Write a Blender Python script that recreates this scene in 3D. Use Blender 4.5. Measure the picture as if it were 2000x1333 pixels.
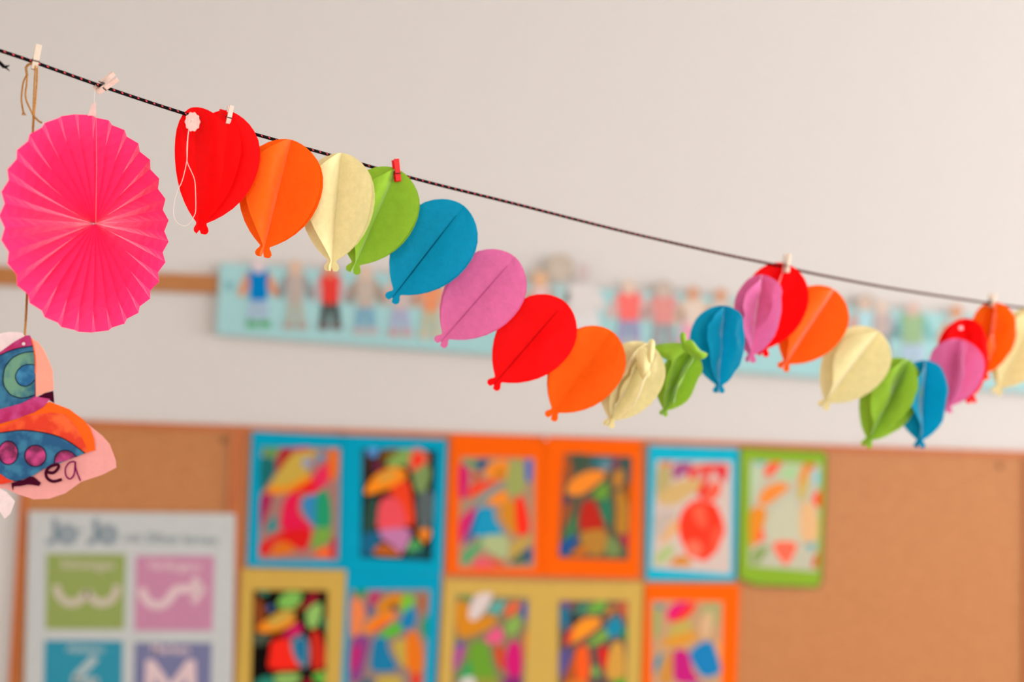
import bpy, bmesh, math, random
from mathutils import Vector, Matrix, noise

for o in list(bpy.data.objects):
    bpy.data.objects.remove(o)
scene = bpy.context.scene
C = scene.collection
PI = math.pi

# ------------------------------------------------------------------ camera
FPX = 2800.0                                   # focal length in pixels of a 2000 px wide frame (50.4 mm)
CAM = Vector((0.0, -3.6, 1.60))
YAW, PITCH, ROLL = (math.radians(a) for a in (3.78, 4.30, 1.85))
FWD = Vector((math.sin(YAW) * math.cos(PITCH), math.cos(YAW) * math.cos(PITCH), math.sin(PITCH)))
_r = Vector((math.cos(YAW), -math.sin(YAW), 0)); _u = _r.cross(FWD)
RT = _r * math.cos(ROLL) + _u * math.sin(ROLL)
UP = _u * math.cos(ROLL) - _r * math.sin(ROLL)
cd = bpy.data.cameras.new('camera'); co = bpy.data.objects.new('camera', cd); C.objects.link(co)
cd.sensor_width = 36.0; cd.lens = FPX * 36.0 / 2000.0; cd.clip_start = 0.05
M = Matrix((RT, UP, -FWD)).transposed().to_4x4(); M.translation = CAM; co.matrix_world = M
cd.dof.use_dof = True; cd.dof.focus_distance = 1.63; cd.dof.aperture_fstop = 2.0; cd.dof.aperture_blades = 0
scene.camera = co

# ------------------------------------------------------------------ world, daylight, exposure
w = bpy.data.worlds.new('daylight'); scene.world = w; w.use_nodes = True
w.node_tree.nodes['Background'].inputs[0].default_value = (0.93, 0.96, 1.0, 1)
w.node_tree.nodes['Background'].inputs[1].default_value = 1.0
scene.view_settings.view_transform = 'Standard'; scene.view_settings.look = 'None'
scene.view_settings.gamma = 1.0; scene.view_settings.use_curve_mapping = False
scene.view_settings.exposure = 0.5

ROOM_X0, ROOM_X1, ROOM_Y0, ROOM_Z1 = -2.1, 7.2, -7.2, 3.3
WIN_R = [(-2.4, -0.5), (-4.7, -2.8)]            # windows in the right wall: y ranges
WIN_FILL = [(-1.4, 0.4), (1.2, 3.0), (3.8, 5.6)]               # unseen windows added behind the camera as front fill: x ranges
WZ0, WZ1 = 0.85, 3.05
def daylight(name, loc, rot, sx, sy, power, tint=(1.0, 0.995, 0.99)):
    l = bpy.data.lights.new(name, 'AREA'); l.shape = 'RECTANGLE'; l.size = sx; l.size_y = sy
    l.energy = power; l.color = tint
    o = bpy.data.objects.new(name, l); C.objects.link(o); o.location = loc; o.rotation_euler = rot
    return o
for a, b in WIN_R:
    daylight('window_daylight', (ROOM_X1 + 0.10, (a + b) / 2, (WZ0 + WZ1) / 2), (0, PI / 2, 0), WZ1 - WZ0, b - a, 236, (0.94, 1.0, 1.06))
for a, b in WIN_FILL:
    daylight('window_daylight', ((a + b) / 2, ROOM_Y0 - 0.10, (WZ0 + WZ1) / 2), (PI / 2, 0, 0), b - a, WZ1 - WZ0, 59)  # fill lamps for the added windows behind the camera

# ------------------------------------------------------------------ helpers
def at(px, py, d):
    return CAM + d * (FWD + RT * ((px - 1000.0) / FPX) - UP * ((py - 666.5) / FPX))
def wall(px, py, off=0.0):
    v = FWD + RT * ((px - 1000.0) / FPX) - UP * ((py - 666.5) / FPX)
    return CAM + v * ((-off - CAM.y) / v.y)
def rope_depth(x):
    return 1.0 / (0.6674 - 1.137e-4 * x)

def lin(c):
    c = c / 255.0
    return c / 12.92 if c <= 0.04045 else ((c + 0.055) / 1.055) ** 2.4
def col(c, gain=1.0):
    return tuple(min(1.0, lin(v) * gain) for v in c) + (1.0,)

MATS = {}
def _new(key):
    m = bpy.data.materials.new(key); m.use_nodes = True
    nt = m.node_tree; b = nt.nodes['Principled BSDF']
    return m, nt, b
def paper(c, rough=0.75, gain=0.76, spec=0.04, vary=0.06, scale=30.0, bump=0.05):
    key = 'paper_%d_%d_%d_%.2f_%.2f' % (c[0], c[1], c[2], rough, vary)
    if key in MATS: return MATS[key]
    m, nt, b = _new(key)
    tc = nt.nodes.new('ShaderNodeTexCoord')
    n = nt.nodes.new('ShaderNodeTexNoise'); n.inputs['Scale'].default_value = scale; n.inputs['Detail'].default_value = 4
    nt.links.new(tc.outputs['Object'], n.inputs['Vector'])
    mx = nt.nodes.new('ShaderNodeMix'); mx.data_type = 'RGBA'
    base = col(c, gain)
    mx.inputs['A'].default_value = tuple(v * (1 - vary) for v in base[:3]) + (1,)
    mx.inputs['B'].default_value = tuple(min(1, v * (1 + vary)) for v in base[:3]) + (1,)
    nt.links.new(n.outputs['Fac'], mx.inputs['Factor']); nt.links.new(mx.outputs['Result'], b.inputs['Base Color'])
    b.inputs['Roughness'].default_value = rough; b.inputs['Specular IOR Level'].default_value = spec
    if bump:
        n2 = nt.nodes.new('ShaderNodeTexNoise'); n2.inputs['Scale'].default_value = 350
        nt.links.new(tc.outputs['Object'], n2.inputs['Vector'])
        bp = nt.nodes.new('ShaderNodeBump'); bp.inputs['Strength'].default_value = bump; bp.inputs['Distance'].default_value = 0.001
        nt.links.new(n2.outputs['Fac'], bp.inputs['Height']); nt.links.new(bp.outputs['Normal'], b.inputs['Normal'])
    MATS[key] = m; return m
def two_tone(key, c1, c2, scale=40.0, rough=0.6, detail=3, lo=0.4, hi=0.6, stretch=(1, 1, 1), bump=0.0, spec=0.3, bscale=200):
    if key in MATS: return MATS[key]
    m, nt, b = _new(key)
    tc = nt.nodes.new('ShaderNodeTexCoord'); mp = nt.nodes.new('ShaderNodeMapping'); mp.inputs['Scale'].default_value = stretch
    nt.links.new(tc.outputs['Object'], mp.inputs['Vector'])
    n = nt.nodes.new('ShaderNodeTexNoise'); n.inputs['Scale'].default_value = scale; n.inputs['Detail'].default_value = detail
    nt.links.new(mp.outputs['Vector'], n.inputs['Vector'])
    r = nt.nodes.new('ShaderNodeValToRGB'); r.color_ramp.elements[0].position = lo; r.color_ramp.elements[1].position = hi
    r.color_ramp.elements[0].color = col(c1, 0.76); r.color_ramp.elements[1].color = col(c2, 0.76)
    nt.links.new(n.outputs['Fac'], r.inputs['Fac']); nt.links.new(r.outputs['Color'], b.inputs['Base Color'])
    b.inputs['Roughness'].default_value = rough; b.inputs['Specular IOR Level'].default_value = spec
    if bump:
        n2 = nt.nodes.new('ShaderNodeTexNoise'); n2.inputs['Scale'].default_value = bscale; n2.inputs['Detail'].default_value = 3
        nt.links.new(mp.outputs['Vector'], n2.inputs['Vector'])
        bp = nt.nodes.new('ShaderNodeBump'); bp.inputs['Strength'].default_value = bump; bp.inputs['Distance'].default_value = 0.002
        nt.links.new(n2.outputs['Fac'], bp.inputs['Height']); nt.links.new(bp.outputs['Normal'], b.inputs['Normal'])
    MATS[key] = m; return m
def tissue(key, c, trans=0.32, rough=0.5, spec=0.06, vary=0.16, gain=1.0, scale=120, sheen=0.95):
    """thin coloured paper: light falls on it and also through it"""
    if key in MATS: return MATS[key]
    m, nt, b = _new(key)
    tc = nt.nodes.new('ShaderNodeTexCoord')
    n = nt.nodes.new('ShaderNodeTexNoise'); n.inputs['Scale'].default_value = scale; n.inputs['Detail'].default_value = 5; n.inputs['Roughness'].default_value = 0.65
    nt.links.new(tc.outputs['Object'], n.inputs['Vector'])
    mx = nt.nodes.new('ShaderNodeMix'); mx.data_type = 'RGBA'
    base = col(c, gain)
    mx.inputs['A'].default_value = tuple(v * (1 - vary) for v in base[:3]) + (1,)
    mx.inputs['B'].default_value = tuple(min(1, v * (1 + vary)) for v in base[:3]) + (1,)
    nt.links.new(n.outputs['Fac'], mx.inputs['Factor']); nt.links.new(mx.outputs['Result'], b.inputs['Base Color'])
    b.inputs['Roughness'].default_value = rough; b.inputs['Specular IOR Level'].default_value = spec
    b.inputs['Sheen Weight'].default_value = sheen; b.inputs['Sheen Roughness'].default_value = 0.35
    n2 = nt.nodes.new('ShaderNodeTexNoise'); n2.inputs['Scale'].default_value = 60; n2.inputs['Detail'].default_value = 4
    nt.links.new(tc.outputs['Object'], n2.inputs['Vector'])
    bp = nt.nodes.new('ShaderNodeBump'); bp.inputs['Strength'].default_value = 0.45; bp.inputs['Distance'].default_value = 0.003
    nt.links.new(n2.outputs['Fac'], bp.inputs['Height']); nt.links.new(bp.outputs['Normal'], b.inputs['Normal'])
    tr = nt.nodes.new('ShaderNodeBsdfTranslucent'); nt.links.new(mx.outputs['Result'], tr.inputs['Color'])
    ms = nt.nodes.new('ShaderNodeMixShader'); ms.inputs[0].default_value = trans
    nt.links.new(b.outputs[0], ms.inputs[1]); nt.links.new(tr.outputs[0], ms.inputs[2])
    nt.links.new(ms.outputs[0], nt.nodes['Material Output'].inputs['Surface'])
    MATS[key] = m; return m
def paint_material():
    if 'paint' in MATS: return MATS['paint']
    m, nt, b = _new('paint')
    a = nt.nodes.new('ShaderNodeAttribute'); a.attribute_name = 'paint'
    nt.links.new(a.outputs['Color'], b.inputs['Base Color'])
    b.inputs['Roughness'].default_value = 0.7; b.inputs['Specular IOR Level'].default_value = 0.2
    MATS['paint'] = m; return m

def wloc(o):
    v = Vector((0, 0, 0))
    while o is not None:
        v = v + o.location; o = o.parent
    return v
def tag(o, label=None, cat=None, group=None, kind=None):
    if label: o['label'] = label
    if cat: o['category'] = cat
    if group: o['group'] = group
    if kind: o['kind'] = kind
    return o
def empty(name, loc, label, cat, group=None):
    o = bpy.data.objects.new(name, None); C.objects.link(o); o.location = loc; o.empty_display_size = 0.02
    return tag(o, label, cat, group)
def mesh(name, verts, faces, mat, parent=None, smooth=False, colors=None):
    """verts in world space; the object's origin is its parent's, or its own centre when it stands alone"""
    vs = [Vector(v) for v in verts]
    if parent is not None: org = wloc(parent)
    else:
        org = Vector((sum(v.x for v in vs), sum(v.y for v in vs), sum(v.z for v in vs))) / len(vs)
    me = bpy.data.meshes.new(name)
    me.from_pydata([v - org for v in vs], [], faces); me.update()
    if mat is not None: me.materials.append(mat)
    if smooth:
        for p in me.polygons: p.use_smooth = True
    if colors is not None:
        at_ = me.color_attributes.new('paint', 'FLOAT_COLOR', 'CORNER')
        for p in me.polygons:
            for li in p.loop_indices: at_.data[li].color = colors[p.index]
    o = bpy.data.objects.new(name, me); C.objects.link(o)
    if parent is not None: o.parent = parent
    else: o.location = org
    return o
class MB:
    def __init__(self): self.v = []; self.f = []; self.c = []
    def add(self, vs, fs, c=None):
        k = len(self.v); self.v += [Vector(v) for v in vs]
        for f in fs: self.f.append(tuple(i + k for i in f)); self.c.append(c)
        return self
    def box(self, x0, x1, y0, y1, z0, z1):
        return self.add([(x0, y0, z0), (x1, y0, z0), (x1, y1, z0), (x0, y1, z0), (x0, y0, z1), (x1, y0, z1), (x1, y1, z1), (x0, y1, z1)],
                        [(0, 3, 2, 1), (4, 5, 6, 7), (0, 1, 5, 4), (1, 2, 6, 5), (2, 3, 7, 6), (3, 0, 4, 7)])
    def plate(self, pts, back, c=None):
        """pts: front outline in world space, back: vector from the front face to the back face"""
        n = len(pts); pts = [Vector(p) for p in pts]
        k = len(self.v)
        self.add(pts + [p + back for p in pts],
                 [tuple(range(n)), tuple(range(2 * n - 1, n - 1, -1))] + [(i, i + n, (i + 1) % n + n, (i + 1) % n) for i in range(n)], c)
        return self
    def tube(self, pts, r, n=8, caps=True):
        pts = [Vector(p) for p in pts]; m = len(pts); rings = []
        prev = None; vs = []; fs = []
        for i, p in enumerate(pts):
            t = (pts[min(i + 1, m - 1)] - pts[max(i - 1, 0)])
            t = t.normalized() if t.length > 1e-9 else Vector((0, 0, 1))
            if prev is None:
                a = t.orthogonal().normalized()
            else:
                a = prev - t * prev.dot(t); a = a.normalized() if a.length > 1e-9 else t.orthogonal().normalized()
            prev = a; b = t.cross(a)
            rr = r[i] if isinstance(r, (list, tuple)) else r
            for k in range(n):
                an = 2 * PI * k / n
                vs.append(p + (a * math.cos(an) + b * math.sin(an)) * rr)
        for i in range(m - 1):
            for k in range(n):
                fs.append((i * n + k, i * n + (k + 1) % n, (i + 1) * n + (k + 1) % n, (i + 1) * n + k))
        if caps:
            fs.append(tuple(range(n - 1, -1, -1))); fs.append(tuple(range((m - 1) * n, m * n)))
        return self.add(vs, fs)
    def build(self, name, mat, parent=None, smooth=False, colored=False):
        return mesh(name, self.v, self.f, mat, parent, smooth, self.c if colored else None)
def spline(pts, n=8, closed=False):
    """Catmull-Rom through the points (2-D or 3-D tuples or vectors)"""
    P = [Vector(p) for p in pts]; m = len(P); out = []
    for i in range(m if closed else m - 1):
        if closed: a, b, c, d = P[(i - 1) % m], P[i], P[(i + 1) % m], P[(i + 2) % m]
        else: a, b, c, d = P[max(i - 1, 0)], P[i], P[i + 1], P[min(i + 2, m - 1)]
        for k in range(n):
            t = k / n
            out.append(0.5 * ((2 * b) + (c - a) * t + (2 * a - 5 * b + 4 * c - d) * t * t + (3 * b - a - 3 * c + d) * t ** 3))
    if not closed: out.append(P[-1].copy())
    return out
def wplate(mb, pts, off, t=0.0004, smooth=0, c=None):
    """a flat piece on the back wall; off = distance of its front face from the wall"""
    if smooth: pts = [(p[0], p[1]) for p in spline([(a, b) for a, b in pts], smooth, True)]
    return mb.plate([wall(p[0], p[1], off) for p in pts], Vector((0, t, 0)), c)
def ribbon(pts, width):
    """closed outline of a stroke of constant width along 2-D points"""
    P = [Vector((p[0], p[1])) for p in pts]; L = []; R_ = []
    for i, p in enumerate(P):
        t = (P[min(i + 1, len(P) - 1)] - P[max(i - 1, 0)]).normalized(); n = Vector((-t.y, t.x)) * width / 2
        L.append(p + n); R_.append(p - n)
    return [tuple(p) for p in L + R_[::-1]]
def ribbon_add(mb, pts, width, to3d, back, c=None):
    P = [Vector((p[0], p[1])) for p in pts]; vs = []
    for i, p in enumerate(P):
        t = (P[min(i + 1, len(P) - 1)] - P[max(i - 1, 0)]).normalized(); n = Vector((-t.y, t.x)) * width / 2
        vs += [to3d(*(p + n)), to3d(*(p - n))]
    k = len(vs); fs = [(2 * i, 2 * i + 1, 2 * i + 3, 2 * i + 2) for i in range(len(P) - 1)]
    return mb.add(vs, fs, c)
def circle(cx, cy, rx, ry=None, n=20):
    ry = rx if ry is None else ry
    return [(cx + rx * math.cos(2 * PI * i / n), cy + ry * math.sin(2 * PI * i / n)) for i in range(n)]

# ------------------------------------------------------------------ room
def structure(o): o['kind'] = 'structure'; return o
m_wall = two_tone('wall_paint', (218, 209, 202), (223, 215, 209), 90, 0.85, 5, 0.3, 0.7, bump=0.25, spec=0.15, bscale=240)
m_floor = two_tone('linoleum', (150, 132, 112), (166, 148, 126), 6, 0.5, 4)
m_ceil = two_tone('ceiling_paint', (250, 247, 242), (254, 251, 247), 20, 0.9, 3)
m_win = paper((235, 235, 232), 0.4)
structure(MB().box(ROOM_X0, ROOM_X1, 0, 0.2, -0.0, ROOM_Z1).build('wall_back', m_wall))
structure(MB().box(ROOM_X0 - 0.2, ROOM_X0, ROOM_Y0, 0.2, 0, ROOM_Z1).build('wall_left', m_wall))
structure(MB().box(ROOM_X0 - 0.2, ROOM_X1 + 0.2, ROOM_Y0 - 0.2, 0.2, -0.1, 0).build('floor', m_floor))
structure(MB().box(ROOM_X0 - 0.2, ROOM_X1 + 0.2, ROOM_Y0 - 0.2, 0.2, ROOM_Z1, ROOM_Z1 + 0.1).build('ceiling', m_ceil))
mb = MB(); t0 = 0.2
ys = sorted(WIN_R); edge = ROOM_Y0
for a, b in ys:
    mb.box(ROOM_X1, ROOM_X1 + t0, edge, a, 0, ROOM_Z1); mb.box(ROOM_X1, ROOM_X1 + t0, a, b, 0, WZ0); mb.box(ROOM_X1, ROOM_X1 + t0, a, b, WZ1, ROOM_Z1); edge = b
mb.box(ROOM_X1, ROOM_X1 + t0, edge, 0.2, 0, ROOM_Z1)
structure(mb.build('wall_right', m_wall))
mb = MB(); edge = ROOM_X0
for a, b in sorted(WIN_FILL):
    mb.box(edge, a, ROOM_Y0 - t0, ROOM_Y0, 0, ROOM_Z1); mb.box(a, b, ROOM_Y0 - t0, ROOM_Y0, 0, WZ0); mb.box(a, b, ROOM_Y0 - t0, ROOM_Y0, WZ1, ROOM_Z1); edge = b
mb.box(edge, ROOM_X1, ROOM_Y0 - t0, ROOM_Y0, 0, ROOM_Z1)
structure(mb.build('wall_front', m_wall))
k = 0
for a, b in WIN_R:
    k += 1; mb = MB(); x0, x1 = ROOM_X1 + 0.01, ROOM_X1 + 0.06; f = 0.06
    mb.box(x0, x1, a, a + f, WZ0, WZ1).box(x0, x1, b - f, b, WZ0, WZ1).box(x0, x1, a + f, b - f, WZ0, WZ0 + f).box(x0, x1, a + f, b - f, WZ1 - f, WZ1)
    structure(mb.build('window_%d' % k, m_win))
for a, b in WIN_FILL:  # frames of the added fill windows
    k += 1; mb = MB(); y0, y1 = ROOM_Y0 - 0.06, ROOM_Y0 - 0.01; f = 0.06
    mb.box(a, a + f, y0, y1, WZ0, WZ1).box(b - f, b, y0, y1, WZ0, WZ1).box(a + f, b - f, y0, y1, WZ0, WZ0 + f).box(a + f, b - f, y0, y1, WZ1 - f, WZ1)
    structure(mb.build('window_%d' % k, m_win))

# wooden hanging rail along the wall, behind the frieze
m_wood = two_tone('rail_wood', (176, 104, 36), (192, 122, 54), 14, 0.45, 4, 0.3, 0.7, (1, 1, 12), spec=0.4)
zt = wall(215, 530).z; zb = wall(215, 566).z
structure(MB().box(ROOM_X0, wall(1300, 600).x, -0.011, 0, zb, zt).build('trim_1', m_wood))

# ------------------------------------------------------------------ cork boards
m_cork = two_tone('cork', (184, 110, 48), (200, 128, 66), 150, 0.48, 6, 0.35, 0.65, bump=0.1, spec=0.4, bscale=300)
m_frame = two_tone('board_frame_wood', (188, 88, 6), (202, 104, 16), 10, 0.42, 4, 0.3, 0.7, (8, 8, 1), spec=0.45)
m_cap = paper((150, 100, 62), 0.5)
def board(label, x0, x1, z0, z1, fw, screws):
    e = empty('cork_board', ((x0 + x1) / 2, -0.007, z0), label, 'cork board', 'cork boards on the wall')
    MB().box(x0 + fw, x1 - fw, -0.009, -0.001, z0 + fw, z1 - fw).build('cork_panel', m_cork, e)
    for (a, b, c, d) in ((x0, x0 + fw, z0, z1), (x1 - fw, x1, z0, z1), (x0 + fw, x1 - fw, z1 - fw, z1), (x0 + fw, x1 - fw, z0, z0 + fw)):
        MB().box(a, b, -0.015, -0.001, c, d).build('frame_rail', m_frame, e)
    for (px, py) in screws:
        p = wall(px, py, 0.009)
        mb = MB(); ring = [p + Vector((0.0085 * math.cos(2 * PI * i / 16), 0, 0.0085 * math.sin(2 * PI * i / 16))) for i in range(16)]
        mb.plate([q + Vector((0, -0.0015, 0)) for q in ring], Vector((0, 0.0015, 0))).build('screw_cap', m_cap, e)
    return e
ZTOP = wall(1000, 849).z
ZBOT = ZTOP - 1.2
XL, XM, XR = wall(40, 1000).x, wall(465, 880).x, wall(2012, 900).x
board('bare-topped cork board at far left carrying the letter poster', XL, XM - 0.001, ZBOT, ZTOP, 0.016, [(437, 861)])
board('wide cork board behind the rows of parrot paintings', XM + 0.001, XR, ZBOT, ZTOP, 0.016, [(1953, 911)])
board('neighbouring cork board cut off at the right edge', XR + 0.002, XR + 1.6, ZBOT, ZTOP, 0.016, [])

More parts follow.
